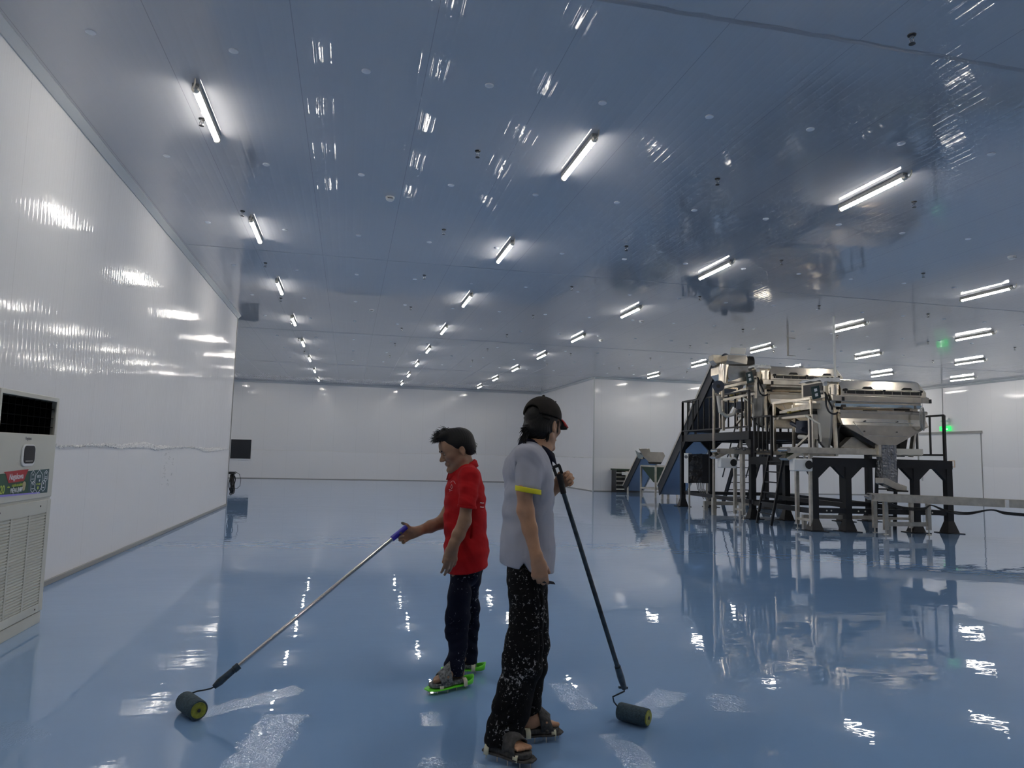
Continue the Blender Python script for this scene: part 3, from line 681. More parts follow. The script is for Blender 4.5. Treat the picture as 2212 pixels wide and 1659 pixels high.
# --- optical sorting machine (front one; the back one is its copy)
so = thing('sorting_machine', 'stainless sorting machine with hopper on the low platform, nearest the camera', 'sorting machine', L(1.5, .5, ZL))
hood = ML().pa([(-.10, 3.06), (-.01, 3.25), (.12, 3.29), (.9, 3.33), (1.15, 3.1), (1.15, 2.72), (-.10, 2.72)], .58, 2.38).build('hood', STEEL, so, bevel=.008)
ML().lf([[(2.38, b_, z_) for b_, z_ in ((-.10, 2.92), (1.15, 2.92), (1.15, 3.1), (.9, 3.33), (.12, 3.29), (-.01, 3.25), (-.10, 3.06))], [(2.50, b_, z_) for b_, z_ in ((-.10, 2.92), (1.15, 2.92), (1.15, 3.0), (.9, 3.17), (.12, 3.14), (-.01, 3.11), (-.10, 3.02))]]).build('hood_end', STEEL2, hood)
ML().bx((.66, -.104, 2.955), (2.40, -.10, 3.02)).build('sorting_slot', DARKST, hood)
for a in [.70 + .205 * k for k in range(9)]: ML().bx((a, -.108, 2.955), (a + .008, -.104, 3.02)).build('slot_divider', STEEL, hood)
for a in (.67, 1.52, 2.36): ML().tb([(a, -.12, 3.04), (a, -.16, 3.03)], .028, 10).build('knob', BLACKP, hood)
ML().tb([(.67, -.145, 3.035), (2.36, -.145, 3.035)], .008, 8).build('rod', STEEL2, hood)
for a in (1.06, 1.95): ML().pb([(a, 3.075), (a + .24, 3.075), (a + .20, 3.115), (a + .05, 3.115)], -.11, -.085).build('handle', BLACKP, hood)
film = MB(); g = 12; rr = random.Random(4); 
for i in range(g + 1):
    for j in range(g + 1):
        a = .20 + .42 * i / g; b = -.06 + .95 * j / g; e = (i in (0, g)) or (j in (0, g))
        film.v.append(L(a, b, 3.30 + rr.uniform(-.012, .018) - (.09 if j == 0 else 0) - (.05 if i == 0 else 0)))
for i in range(g):
    for j in range(g): k = i * (g + 1) + j; film.f.append([k, k + g + 1, k + g + 2, k + 1])
o = film.build('film_cover', FILMW, so, smooth='all', fixn=False); sd = o.modifiers.new('s', 'SOLIDIFY'); sd.thickness = .012
ML().bx((.30, .02, 2.86), (.58, .95, 3.27)).build('end_housing', STEEL2, so, bevel=.01)
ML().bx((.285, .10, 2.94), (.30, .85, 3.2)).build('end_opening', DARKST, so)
ML().tb([(.46, -.02, 2.86), (.46, -.02, 3.14)], .115, 20).build('drive_drum', STEEL, so, smooth=True)
ML().bx((.27, .0, 3.12), (.34, .06, 3.22)).build('junction_box', WHITEP, so)
ML().pa([(-.19, 2.90), (-.10, 2.93), (.2, 2.93), (.2, 2.80), (-.19, 2.78)], .34, 2.50).build('upper_ledge', STEEL, so, bevel=.005)
for a in (.55, 2.50): ML().bx((a - .01, -.195, 2.785), (a + .05, -.12, 2.87)).build('ledge_cap', BLACKP, so)
ML().pa([(-.15, 2.735), (-.05, 2.75), (.3, 2.75), (.3, 2.66), (-.12, 2.655)], .42, 2.36).build('lower_ledge', STEEL, so, bevel=.005)
ML().bx((.60, -.02, 2.30), (2.36, .95, 2.76)).build('mid_body', STEEL2, so)
ML().pa([(-.02, 2.64), (-.10, 2.60), (-.06, 2.575), (-.02, 2.575)], .62, 1.75).build('light_strip', STEEL, so)
m_ = ML(); m_.bx((1.82, -.07, 2.58), (2.14, .0, 2.655)); m_.bx((2.1, -.09, 2.55), (2.2, -.02, 2.62)); m_.bx((2.24, .0, 2.50), (2.36, .2, 2.66)); m_.build('valve_block', BLACKP, so)
# front discharge hopper
hp = ML().lf([rect(.50, 2.40, -.20, .42, 2.545), rect(.50, 2.40, -.20, .42, 2.41), rect(.53, 2.44, -.23, .40, 2.27), rect(1.34, 1.66, -.22, .05, 1.83)]).build('hopper', STEEL, so, bevel=.004)
ML().pa([(-.235, 2.585), (-.20, 2.60), (-.02, 2.60), (-.02, 2.545), (-.23, 2.53)], .47, 2.42).build('hopper_flange', STEEL, hp)
for a in (.98, 1.92): ML().bx((a, -.25, 2.575), (a + .30, -.225, 2.592)).build('handle', BLACKP, hp)
m_ = ML(); m_.br((.76, -.233, 2.34), (2.10, -.233, 2.34), .006, .006); m_.br((.76, -.233, 2.34), (.98, -.228, 2.06), .006, .006); m_.br((1.10, -.226, 2.05), (1.95, -.226, 2.05), .006, .006); m_.build('seam', SILI, hp)
for a, z in ((1.02, 2.36), (1.74, 2.36), (1.00, 2.14), (1.72, 2.14)): ML().tb([(a, -.228, z), (a, -.245, z)], .014, 8).build('latch', BLACKP, hp)
# side stand with moulded panel
ML().pa([(-.07, 2.86), (.50, 2.82), (.47, 2.55), (.44, 2.1), (.30, 1.74), (.12, 1.72), (.02, 2.0), (-.03, 2.4)], .38, .44).build('side_panel', mat('grey_moulded_panel', (.46, .46, .44), .35, .3), so, bevel=.01)
ML().bx((.368, .02, 2.62), (.38, .10, 2.76)).build('nameplate', STEEL2, so)
m_ = ML(); m_.br((.44, -.12, 1.6), (.46, -.02, 2.80), .06, .06); m_.build('upright', STEEL2, so)
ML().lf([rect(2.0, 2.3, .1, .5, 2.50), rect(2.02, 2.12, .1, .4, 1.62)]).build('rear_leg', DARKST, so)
m_ = ML(); m_.br((2.18, .0, 1.62), (2.34, .0, 2.52), .05, .10); m_.build('upright', STEEL2, so)
# inner hoppers below, their shade put into the dark steel colour
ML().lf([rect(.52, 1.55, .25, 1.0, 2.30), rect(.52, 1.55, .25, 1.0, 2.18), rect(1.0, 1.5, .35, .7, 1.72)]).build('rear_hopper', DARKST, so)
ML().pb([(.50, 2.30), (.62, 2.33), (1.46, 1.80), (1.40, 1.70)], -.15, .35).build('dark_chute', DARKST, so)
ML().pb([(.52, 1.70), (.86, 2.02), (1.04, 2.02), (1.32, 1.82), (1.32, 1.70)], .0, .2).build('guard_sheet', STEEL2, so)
ML().bx((.62, -.1, 1.69), (1.32, .5, 1.79)).build('lower_tray', STEEL2, so)
# vibrating feeder frame on the left side
m_ = ML()
for b0, b1, z in ((.30, 1.88, 2.86), (.30, 1.88, 2.48)): m_.br((.14, b0, z), (.14, b1, z), .05, .05)
m_.br((.14, 1.88, 1.70), (.14, 1.88, 2.88), .055, .055); m_.br((.14, .30, 2.48), (.14, .30, 2.86), .04, .04); m_.br((.62, 1.88, 1.70), (.62, 1.88, 2.88), .055, .055); m_.br((.14, 1.88, 2.86), (.62, 1.88, 2.86), .05, .05)
m_.br((.14, 1.88, 2.48), (.62, 1.88, 2.48), .05, .05)
m_.br((.14, .40, 2.04), (.14, 1.05, 1.72), .05, .05); m_.build('feeder_frame', STEEL, so)
m_ = ML(); m_.bx((.08, .14, 1.70), (.2, .34, 2.50)); m_.build('column', STEEL, so, bevel=.006)
m_ = ML(); m_.bx((.074, .20, 1.74), (.082, .26, 2.46)); m_.build('column_slot', DARKST, so)
ML().pa([(.35, 2.76), (1.75, 2.66), (1.75, 2.60), (.35, 2.64)], .20, .60).build('feed_tray', STEEL2, so)
ML().pa([(.5, 2.60), (1.7, 2.56), (1.7, 2.52), (.5, 2.52)], .2, .5).build('spring_bed', DARKST, so)
ML().tb([(.17, 1.30, 2.60), (.17, 1.20, 2.60)], .032, 10).tb([(.17, 1.2, 2.60), (.17, .8, 2.62)], .014, 8).build('brass_fitting', BRASS, so, smooth=True)
ML().tb([(.38, 1.05, 2.12), (.38, 1.05, 2.40)], .15, 16).build('feeder_motor', MOTOR, so, smooth=True)
ML().tb([(.30, 1.4, 2.36), (.30, .9, 2.20)], .05, 10).build('motor_mount', MOTOR, so)
ML().tb([(.25, .98, 2.03), (.25, .80, 2.02), (.25, .30, 1.93)], .05, 12).build('air_pipe', CREAMP, so, smooth=True)
ML().tb([(.04, .34, 2.48), (.10, .02, 2.32), (.14, -.02, 2.28), (.16, -.02, 1.9)], .022, 8).build('air_pipe', CREAMP, so, smooth=True)
# control box with two white label plates
cbq = [at(1751.5, 836, 13.72), at(1769, 832, 13.60), at(1774, 858, 13.60), at(1756, 863, 13.72)]
cb = MB().prism(cbq, (.07, .12, 0)).build('control_box', TEAL, so, bevel=.006)
def cbp(u, v): return (cbq[0] * (1 - u) + cbq[1] * u) * (1 - v) + (cbq[3] * (1 - u) + cbq[2] * u) * v + V(-.004, -.008, 0)
for v_ in (.20, .60):
    MB().prism([cbp(.34, v_), cbp(.68, v_), cbp(.68, v_ + .24), cbp(.34, v_ + .24)], (.002, .004, 0)).build('label_plate', WHITEP, cb)
ML().br((.25, .12, 3.0), (.32, .10, 3.0), .04).build('bracket', STEEL2, cb)
for pts in ([(.30, .0, 2.95), (.26, -.08, 2.70), (.30, -.12, 2.54), (.42, -.14, 2.50), (.54, -.12, 2.60), (.60, -.05, 2.70)],
            [(.30, .03, 2.98), (.32, -.06, 2.80), (.38, -.08, 2.66), (.40, -.06, 2.60)],
            [(.60, -.10, 2.74), (.57, -.14, 2.5), (.58, -.12, 2.30), (.52, -.08, 2.15), (.50, -.1, 1.8)],
            [(.16, .10, 1.95), (.20, -.02, 1.80), (.34, -.06, 1.70), (.42, -.06, 1.80), (.44, -.06, 2.0)]):
    q = []
    for i in range(len(pts) - 1):
        for t_ in (0, .25, .5, .75):
            p0 = Vector(pts[max(i - 1, 0)]); p1 = Vector(pts[i]); p2 = Vector(pts[i + 1]); p3 = Vector(pts[min(i + 2, len(pts) - 1)])
            q.append(.5 * ((2 * p1) + (p2 - p0) * t_ + (2 * p0 - 5 * p1 + 4 * p2 - p3) * t_ ** 2 + (3 * p1 - p0 - 3 * p2 + p3) * t_ ** 3))
    q.append(Vector(pts[-1])); ML().tb(q, .019, 8).build('cable', BLACKP, so, smooth='all')
m_ = ML(); m_.bx((.50, -.05, 2.62), (.62, .1, 2.76)); m_.bx((.56, -.14, 2.66), (.66, -.08, 2.72)); m_.bx((.50, .0, 2.35), (.60, .2, 2.62)); m_.build('drive_block', BLACKP, so)
# back machine
sb = copy_tree(so); sb.location = so.location + V(.17, 2.92, .63)
sb['label'] = 'stainless sorting machine on the high platform, behind and above the nearer one'
# things only the front machine has: chute wrap and tied coil
ch = thing('discharge_chute', 'chute wrapped in crinkled clear film below the front hopper', 'chute', L(1.5, -.15, 1.0))
m_ = ML(); n_ = 26; rr = random.Random(5); rings = []
for i in range(n_ + 1):
    z = 1.86 - .80 * i / n_; tz = i / n_; hw = .17 - .01 * tz; hb = .11
    rings.append([(1.52 + .0 * tz + hw * math.cos(a) * (1 + .08 * rr.uniform(-1, 1)) / max(abs(math.cos(a)), abs(math.sin(a))) * .96, -.16 + hb * math.sin(a) * (1 + .08 * rr.uniform(-1, 1)) / max(abs(math.cos(a)), abs(math.sin(a))) * .96, z) for a in [2 * math.pi * (k + .5) / 28 for k in range(28)]])
m_.lf(rings).build('wrapped_duct', FILMK, ch)
ML().lf([[(a_, -.30, z0_), (a_, -.04, z0_), (a_, -.04, z1_), (a_, -.30, z1_)] for a_, z0_, z1_ in ((1.34, 1.04, 1.16), (1.44, 1.0, 1.16), (1.62, .92, 1.07), (1.86, .89, .99))]).build('spout', STEEL, ch, bevel=.006)
ML().bx((1.60, -.31, .875), (1.88, -.03, .905)).build('spout_rim', BLACKP, ch)
ML().bx((1.28, -.27, 1.60), (1.34, -.05, 1.86)).build('bracket', STEEL2, ch)
co_ = MB(); c0 = at(1993.5, 905, 13.1)
for k in range(6):
    rr_ = .125 + .004 * (k % 3)
    co_.tube([c0 + V(.055 * math.sin(k) * .4 + rr_ * .75 * math.cos(a), rr_ * .55 * math.cos(a) + .004 * k, .235 * rr_ / .125 * math.sin(a) * 1.0) for a in [2 * math.pi * i / 24 for i in range(25)]], .006, 6, False)
co_.tube([c0 + V(0, 0, .23), c0 + V(-.01, 0, .45)], .004, 5)
tag(co_.build('cable_coil', GREYT, smooth='all'), 'grey cable coiled and tied at the right end of the front sorting machine', 'cable coil')

# --- belt conveyors with stands
def belt(nm_label, a0, a1, b, z, w_=.36, h_=.13):
    t = thing('belt_conveyor', nm_label, 'conveyor', L((a0 + a1) / 2, b, z))
    m_ = ML(); m_.bx((a0, b - w_ / 2, z), (a1, b - w_ / 2 + .03, z + h_)); m_.bx((a0, b + w_ / 2 - .03, z), (a1, b + w_ / 2, z + h_)); m_.build('side_frame', STEEL2, t, bevel=.004)
    ML().bx((a0 + .02, b - w_ / 2 + .03, z + .05), (a1, b + w_ / 2 - .03, z + .09)).build('belt', GREENT, t)
    ML().tb([(a0, b - w_ / 2 - .02, z + .07), (a0, b + w_ / 2 + .02, z + .07)], .045, 14).build('end_roller', CHROME, t, smooth=True)
    return t
def headgear(t, a, b, z):
    "bent drop chute, motor cover with fan hole under the conveyor head"
    ML().pb([(a - .06, z + .06), (a + .10, z + .02), (a - .30, z - .18), (a - .36, z - .13)], b - .16, b + .16).build('drop_chute', STEEL, t, bevel=.004)
    c = ML().bx((a - .22, b - .20, z - .40), (a + .20, b + .0, z - .13)).build('motor_cover', WHITEP, t, bevel=.03, seg=3)
    ML().tb([(a + .11, b - .205, z - .26), (a + .11, b - .21, z - .26)], .09, 18).build('fan_opening', DARKST, c)
    ML().br((a + .06, b - .05, z), (a + .12, b - .05, z - .14), .04).build('bracket', STEEL2, t)
def stand(t, a, b, z, db=.7, wd=.07):
    for (aa, bb) in ((a, b - db / 2), (a, b + db / 2)):
        lg = ML().bx((aa - wd / 2, bb - wd / 2, .10), (aa + wd / 2, bb + wd / 2, z)).build('leg', STEEL2, t)
        ML().tb([(aa, bb, 0), (aa, bb, .012), (aa, bb, .015), (aa, bb, .1)], [.04, .04, .012, .012], 10).build('levelling_foot', STEEL2, lg)
    ML().br((a, b - db / 2, .22), (a, b + db / 2, .22), .05, .05).build('cross_bar', STEEL2, t)
c1 = belt('belt conveyor on top of the low platform under the front sorting machine', -.66, 2.30, -.02, 1.64, .34, .13)
headgear(c1, -.34, -.02, 1.66); stand(c1, -.08, .25, 1.62, .55)
MB.build(ML().bx((1.55, -.22, 1.66), (2.30, -.18, 1.79)), 'end_guard', CREAMP, c1)
c2 = belt('belt conveyor half hidden under the back sorting machine', -.85, 2.2, 2.95, 1.62, .34, .13)
headgear(c2, -.58, 2.95, 1.66); stand(c2, -.22, 2.98, 1.62, .45)
# film rag lying over its head
mb = MB(); rr = random.Random(9)
for i in range(9):
    for j in range(9): mb.v.append(L(-.44 + .40 * i / 8, 2.76 + .36 * j / 8, 1.78 + rr.uniform(-.02, .03) - (.06 if i == 0 or j == 0 else 0)))
for i in range(8):
    for j in range(8): k = i * 9 + j; mb.f.append([k, k + 9, k + 10, k + 1])
o = mb.build('film_rag', FILMK, smooth='all', fixn=False); tag(o, 'crumpled clear film lying over the head of the half hidden conveyor', 'plastic film'); o.modifiers.new('s', 'SOLIDIFY').thickness = .01
# long floor-level conveyor running out of the picture on the right
p0 = V(10.74, 13.36, .84); p1 = at(2212, 1080, 12.02); dd = (p1 - p0).normalized(); p1 = p1 + dd * 3.5; sdv = V(dd.y, -dd.x, 0).normalized() * .42
cv = thing('belt_conveyor', 'long low stainless belt conveyor leaving the picture at the right edge', 'conveyor', (10.9, 13.1, 0))
hz = V(0, 0, .15)
for s0, nm_ in ((V(0, 0, 0), 'side_frame'), (sdv, 'side_frame')):
    q0, q1 = p0 + s0, p1 + s0; n_ = sdv.normalized() * .03 * (1 if s0.length == 0 else -1)
    MB().add([q0, q1, q1 - hz, q0 - hz, q0 + n_, q1 + n_, q1 + n_ - hz, q0 + n_ - hz], [(0, 1, 2, 3), (4, 7, 6, 5), (0, 4, 5, 1), (1, 5, 6, 2), (2, 6, 7, 3), (3, 7, 4, 0)]).build(nm_, STEEL2, cv)
q = [p0 + sdv * .06 - V(0, 0, .03), p1 + sdv * .06 - V(0, 0, .03), p1 + sdv * .94 - V(0, 0, .03), p0 + sdv * .94 - V(0, 0, .03)]
MB().prism(q, (0, 0, -.05)).build('belt', GREENT, cv)
MB().tube([p0 - V(0, 0, .07), p0 + sdv - V(0, 0, .07)], .06, 14).build('end_roller', CHROME, cv, smooth=True)
MB().bar(p0 + dd * 2.4 + sdv * 1.02 - V(0, 0, .075), p0 + dd * 2.45 + sdv * 1.02 - V(0, 0, .075), .12, .15).build('joint_plate', WHITEP, cv)
fr = []
for (x_, y_) in ((10.90, 13.03), (11.90, 12.98), (10.98, 13.45), (11.85, 13.4)):
    lg = MB().box((x_ - .045, y_ - .03, .1), (x_ + .045, y_ + .03, .72)).build('leg', STEEL2, cv)
    MB().tube([V(x_, y_, 0), V(x_, y_, .012), V(x_, y_, .015), V(x_, y_, .1)], [.05, .05, .014, .014], 10).build('levelling_foot', STEEL2, lg)
MB().bar((10.90, 13.03, .22), (11.90, 12.98, .22), .04, .09).build('cross_bar', STEEL2, cv); MB().bar((10.98, 13.45, .3), (11.85, 13.4, .3), .04, .05).build('cross_bar', STEEL2, cv)
MB().bar((10.88, 13.03, .69), (11.95, 12.98, .69), .05, .05).build('cross_bar', STEEL2, cv)
for k in range(3):
    pts = []
    base = [(1918, 1086), (1955, 1096), (1995, 1097), (2012, 1091), (2045, 1102), (2090, 1107), (2140, 1101), (2170, 1106), (2212, 1110), (2260, 1114)]
    for i, (x_, y_) in enumerate(base):
        pts.append(at(x_, y_ + k * (2.2 if i not in (3, 6) else .4), 12.6 - .1 * i))
    MB().tube(smooth_path(pts), .011, 6).build('cable', BLACKP, cv, smooth='all')

# --- inclined bucket elevators
def elevator(label, b0, b1, width, th, loc):
    "b0, b1: foot and head points of the left edge of the underside"
    t = thing('inclined_conveyor', label, 'conveyor', loc)
    b0, b1 = Vector(b0), Vector(b1); d = (b1 - b0).normalized(); s = V(-d.y, d.x, 0).normalized() * -1
    if s.x < 0: s = -s
    n_ = s.cross(d).normalized()
    if n_.z < 0: n_ = -n_
    def P(u, v, h): return b0 + (b1 - b0) * u + s * v + n_ * h
    def slab(u0, u1, v0, v1, h0, h1): return MB().add([P(u, v, h) for h in (h0, h1) for v in (v0, v1) for u in (u0, u1)], [(0, 2, 3, 1), (4, 5, 7, 6), (0, 1, 5, 4), (2, 6, 7, 3), (0, 4, 6, 2), (1, 3, 7, 5)])
    slab(0, 1, .02, width - .02, 0, .02).build('underside_panel', FILMB, t)
    slab(0, 1, -.01, .03, -.03, th * .78).build('side_channel', BLACKM, t)
    slab(0, 1, -.04, .02, th * .78, th).build('side_channel', STEEL, t)
    slab(0, 1, width - .03, width + .01, -.03, th).build('side_channel', STEEL2, t)
    slab(0.01, .99, .03, width - .03, th * .6, th * .7).build('belt', GREENT, t)
    m_ = MB(); m_.tube([P(1, -.03, th * .4), P(1, width + .03, th * .4)], th * .45, 16); m_.build('head_roller', DARKST, t, smooth=True)
    return t, P
eb0, eb1 = at(1424, 1068, 24.6), at(1551, 793, 17.9)
el, P = elevator('tall inclined conveyor with blue underside rising to the high machines', eb0, eb1, .95, .42, (eb0.x, eb0.y, 0))
for x_, y_ in ((1430, 1077), (1443, 1078)):
    f_ = at(x_, y_, 24.6 if x_ == 1430 else 24.6); MB().box((f_.x - .04, f_.y - .04, 0), (f_.x + .04, f_.y + .04, .45)).build('leg', STEEL2, el)
f_ = P(.02, .9, 0); MB().box((f_.x - .04, f_.y - .04, 0), (f_.x + .04, f_.y + .04, f_.z)).build('leg', STEEL2, el)
h0 = eb1
m_ = MB(); q = [at(1541, 766, 17.7), at(1541, 778, 17.7), at(1549, 788, 17.7), at(1562, 780, 17.7), at(1570, 768, 17.7)]
m_.prism(q, (.05, .35, 0)); m_.build('head_cover', STEEL2, el)
MB().tube([at(1567, 772, 17.65), at(1567, 772, 18.1)], .11, 14).build('drive_motor', MOTOR, el, smooth=True)
# small inclined conveyor far behind, with its own hopper
sb0, sb1 = at(1350, 1060, 28.2), at(1384, 990, 26.6)
es, P2 = elevator('small inclined conveyor with blue underside at the back wall', sb0, sb1, .8, .30, (sb0.x, sb0.y, 0))
f_ = at(1356, 1064, 28.0); MB().box((f_.x - .03, f_.y - .03, 0), (f_.x + .03, f_.y + .03, .35)).build('leg', STEEL2, es)
f_ = P2(.02, .75, 0); MB().box((f_.x - .03, f_.y - .03, 0), (f_.x + .03, f_.y + .03, f_.z)).build('leg', STEEL2, es)
def slabpx(pts, Y, dY, m, name, parent, bevel=0):
    q = [at(x_, y_, Y) for x_, y_ in pts]
    return MB().prism(q, (dY * .42, dY, 0)).build(name, m, parent, bevel=bevel)
slabpx([(1372, 972), (1390, 985), (1388, 992), (1378, 990)], 26.5, .5, STEEL, 'head_cover', es)
sh = thing('feed_hopper', 'small stainless hopper on a table frame beside the small inclined conveyor', 'hopper', at(1405, 1000, 26.0))
sh.location.z = 0
slabpx([(1379, 969), (1403, 969), (1405, 976), (1433, 977), (1437, 985), (1430, 999), (1401, 998), (1391, 988)], 25.8, .7, STEEL, 'hopper_body', sh, .01)
slabpx([(1399, 998), (1430, 999), (1427, 1003), (1402, 1002)], 25.8, .6, BLACKP, 'hopper_base', sh)
def Gp(x_, y_): 
    d = FWD + RGT * ((x_ - 1106) / FPX) - UPV * ((y_ - 829.5) / FPX); return V(0, 0, HC) + d * (-HC / d.z)
ta = [at(1375, 1005, 26.4), at(1406, 1005, 25.6)]; A_, B_ = V(11.08, 26.3, 0), V(11.42, 25.3, 0)
tq = [V(11.12, 26.4, 0), V(11.33, 25.5, 0), V(12.2, 25.5, 0), V(12.0, 26.4, 0)]
for p_ in tq: MB().box((p_.x - .03, p_.y - .03, 0), (p_.x + .03, p_.y + .03, 1.17)).build('leg', STEEL2, sh)
m_ = MB()
for i in range(4):
    m_.bar(tq[i] + V(0, 0, 1.17), tq[(i + 1) % 4] + V(0, 0, 1.17), .06, .06)
m_.build('table_top_frame', STEEL2, sh); m_ = MB()
for i in range(4): m_.bar(tq[i] + V(0, 0, .32), tq[(i + 1) % 4] + V(0, 0, .32), .06, .06)
m_.build('table_lower_frame', STEEL2, sh)
MB().loft([[p_ * 1.0 + V(0, 0, 1.14) for p_ in tq], [(p_ + (sum(tq, V(0, 0, 0)) / 4 - p_) * .7) + V(0, 0, .55) for p_ in tq]]).build('funnel', mat('dark_green_funnel', (.06, .09, .055), .5), sh)
dk = thing('intake_machine', 'dark open machine half hidden at the foot of the back wall', 'machine', at(1345, 1040, 29.2))
dk.location.z = 0
c_ = at(1330, 1040, 29.1)
m_ = MB(); m_.box((c_.x, 29.0, .0), (c_.x + 1.1, 29.6, .95)); m_.build('body', DARKST, dk)
for k in range(5): MB().box((c_.x - .02 + .0, 28.96, .12 + k * .17), (c_.x + .55 + .1 * (k % 2), 29.0, .16 + k * .17)).build('rail', STEEL2 if k % 2 else CREAMP, dk)
MB().box((c_.x - .03, 28.9, .93), (c_.x + 1.1, 29.65, .99)).build('top_plate', GREENT, dk)
MB().box((c_.x + .35, 28.85, .25), (c_.x + .47, 28.95, .9)).build('post', STEEL2, dk); MB().box((c_.x + .2, 28.8, .74), (c_.x + .8, 28.92, .86)).build('motor', WHITEP, dk)

# --- intake feeder and surge hopper at the head of the line
fd = thing('surge_hopper', 'stainless feed hopper with rounded end on a tall frame left of the back machine', 'hopper', (9.9, 17.3, 0))
F0 = at(1563, 800, 17.3)
m_ = MB(); q = [at(1563, 789, 17.2), at(1633, 790, 16.95), at(1633, 805, 16.95), at(1622, 824, 17.0), at(1577, 824, 17.2), at(1563, 806, 17.2)]
m_.loft([[p_ for p_ in q], [p_ + V(.06, .8, 0) for p_ in q]]); m_.build('hopper_body', STEEL, fd, bevel=.006)
MB().tube([at(1564, 788, 17.1), at(1563, 800, 17.1), at(1562, 828, 17.1)], [.12, .12, .12], 18).build('rounded_corner', STEEL, fd, smooth=True)
q = [at(1571, 766, 17.3), at(1612, 768, 17.2), at(1615, 774, 17.2), at(1614, 787, 17.2), at(1566, 788, 17.3), at(1571, 778, 17.3)]
MB().prism(q, (.05, .7, 0)).build('inlet_hood', STEEL, fd, bevel=.006)
slabpx([(1579, 750), (1612, 752), (1610, 765), (1577, 764)], 18.0, .05, WHITEP, 'inlet_lid', fd)
MB().tube([at(1552, 834, 17.0), at(1552, 834, 17.25)], .15, 22).build('hand_wheel', MOTOR, fd, smooth=True); MB().tube([at(1552, 834, 16.98), at(1552, 834, 17.0)], .05, 12).build('wheel_hub', DARKST, fd)
m_ = MB()
def pb_(x0, y0, Y0, x1, y1, Y1, w_=.05): m_.bar(at(x0, y0, Y0), at(x1, y1, Y1), w_)
pb_(1542, 828, 17.7, 1542, 1084, 17.7, .05); pb_(1561, 838, 17.6, 1632, 822, 16.6, .07); pb_(1561, 838, 17.6, 1563, 930, 17.6, .06)
pb_(1562, 864, 17.6, 1632, 850, 16.6, .06); pb_(1602, 1084, 18.0, 1600, 900, 18.0, .06); pb_(1545, 850, 17.6, 1562, 864, 17.6, .05); pb_(1632, 822, 16.6, 1632, 860, 16.6, .05)
for x_ in (1542, 1602):
    pass
m_.build('support_frame', STEEL2, fd)
for x_, yy in ((1542, 17.7), (1601, 18.0)):
    b_ = at(x_, 1075, yy); MB().box((b_.x - .05, b_.y - .05, 0), (b_.x + .05, b_.y + .05, max(b_.z, .05))).build('foot', STEEL2, fd)
m_ = MB(); m_.tube([at(1551, 855, 17.4), at(1556, 890, 17.4), at(1570, 899, 17.4), at(1584, 895, 17.3), at(1590, 883, 17.3)], .05, 10); m_.build('air_duct', CREAMP, fd, smooth=True)
MB().tube([at(1602, 868, 17.2), at(1602, 884, 17.2)], .14, 14).build('feeder_motor', MOTOR, fd, smooth=True)
MB().tube([at(1605, 892, 17.1), at(1618, 890, 17.0)], .05, 10).build('pipe_elbow', CREAMP, fd, smooth=True)
# round view disc between hopper and machine
# electrical cabinet
ec = thing('electrical_cabinet', 'steel electrical cabinet with creased black film front, below the balustrade', 'cabinet', (10.25, 20.3, .75))
q = [at(1487, 981, 20.1), at(1517, 980, 20.1), at(1517, 1043, 20.1), at(1487, 1044, 20.1)]
MB().prism(q, (.25, .0 + .45, 0)).build('door', FILMD, ec)
q2 = [at(1477.5, 979, 20.45), at(1487, 979, 20.12), at(1487, 1044, 20.12), at(1477.5, 1043, 20.45)]
MB().prism(q2, (.12, .02, 0)).build('side_panel', WHITEP, ec, bevel=.004)
q = [at(1517, 981, 20.12), at(1531, 981, 20.12), at(1531, 1044, 20.12), at(1517, 1044, 20.12)]
MB().prism(q, (.2, .42, 0)).build('dark_side', BLACKM, ec)
o = at(1481.5, 987, 20.2); MB().tube([o + V(-.02, -.05, 0), o + V(-.03, -.08, 0)], .05, 14).build('logo_disc', INK, ec)
for x_ in (1489, 1527):
    b_ = at(x_, 1050, 20.2); MB().box((b_.x - .02, b_.y - .02, 0), (b_.x + .02, b_.y + .02, .80)).build('leg', STEEL2, ec)
for k in range(5):
    MB().tube([at(1505 + k * 4, 1043, 20.3), at(1507 + k * 3, 1056, 20.3), at(1513 + k * 4, 1064, 20.3), at(1520 + 5 * k, 1078, 20.3)], .012, 6).build('cable', GREYT, ec, smooth='all')
# low guard channels lying under the platforms
m_ = MB(); m_.bar((10.75, 17.2, .22), (13.0, 16.9, .22), .05, .12); 
tag(ML().bx((.5, 1.3, .16), (2.6, 1.38, .24)).bx((.5, 1.3, 0), (.58, 1.38, .16)).bx((2.52, 1.3, 0), (2.6, 1.38, .16)).build('cable_channel', STEEL2), 'low stainless cable channel under the low platform', 'cable channel')
tag(ML().bx((.0, 5.6, .16), (2.6, 5.7, .26)).bx((.0, 5.6, 0), (.08, 5.7, .16)).bx((2.52, 5.6, 0), (2.6, 5.7, .16)).build('cable_channel', STEEL2), 'low stainless cable channel under the high platform', 'cable channel')
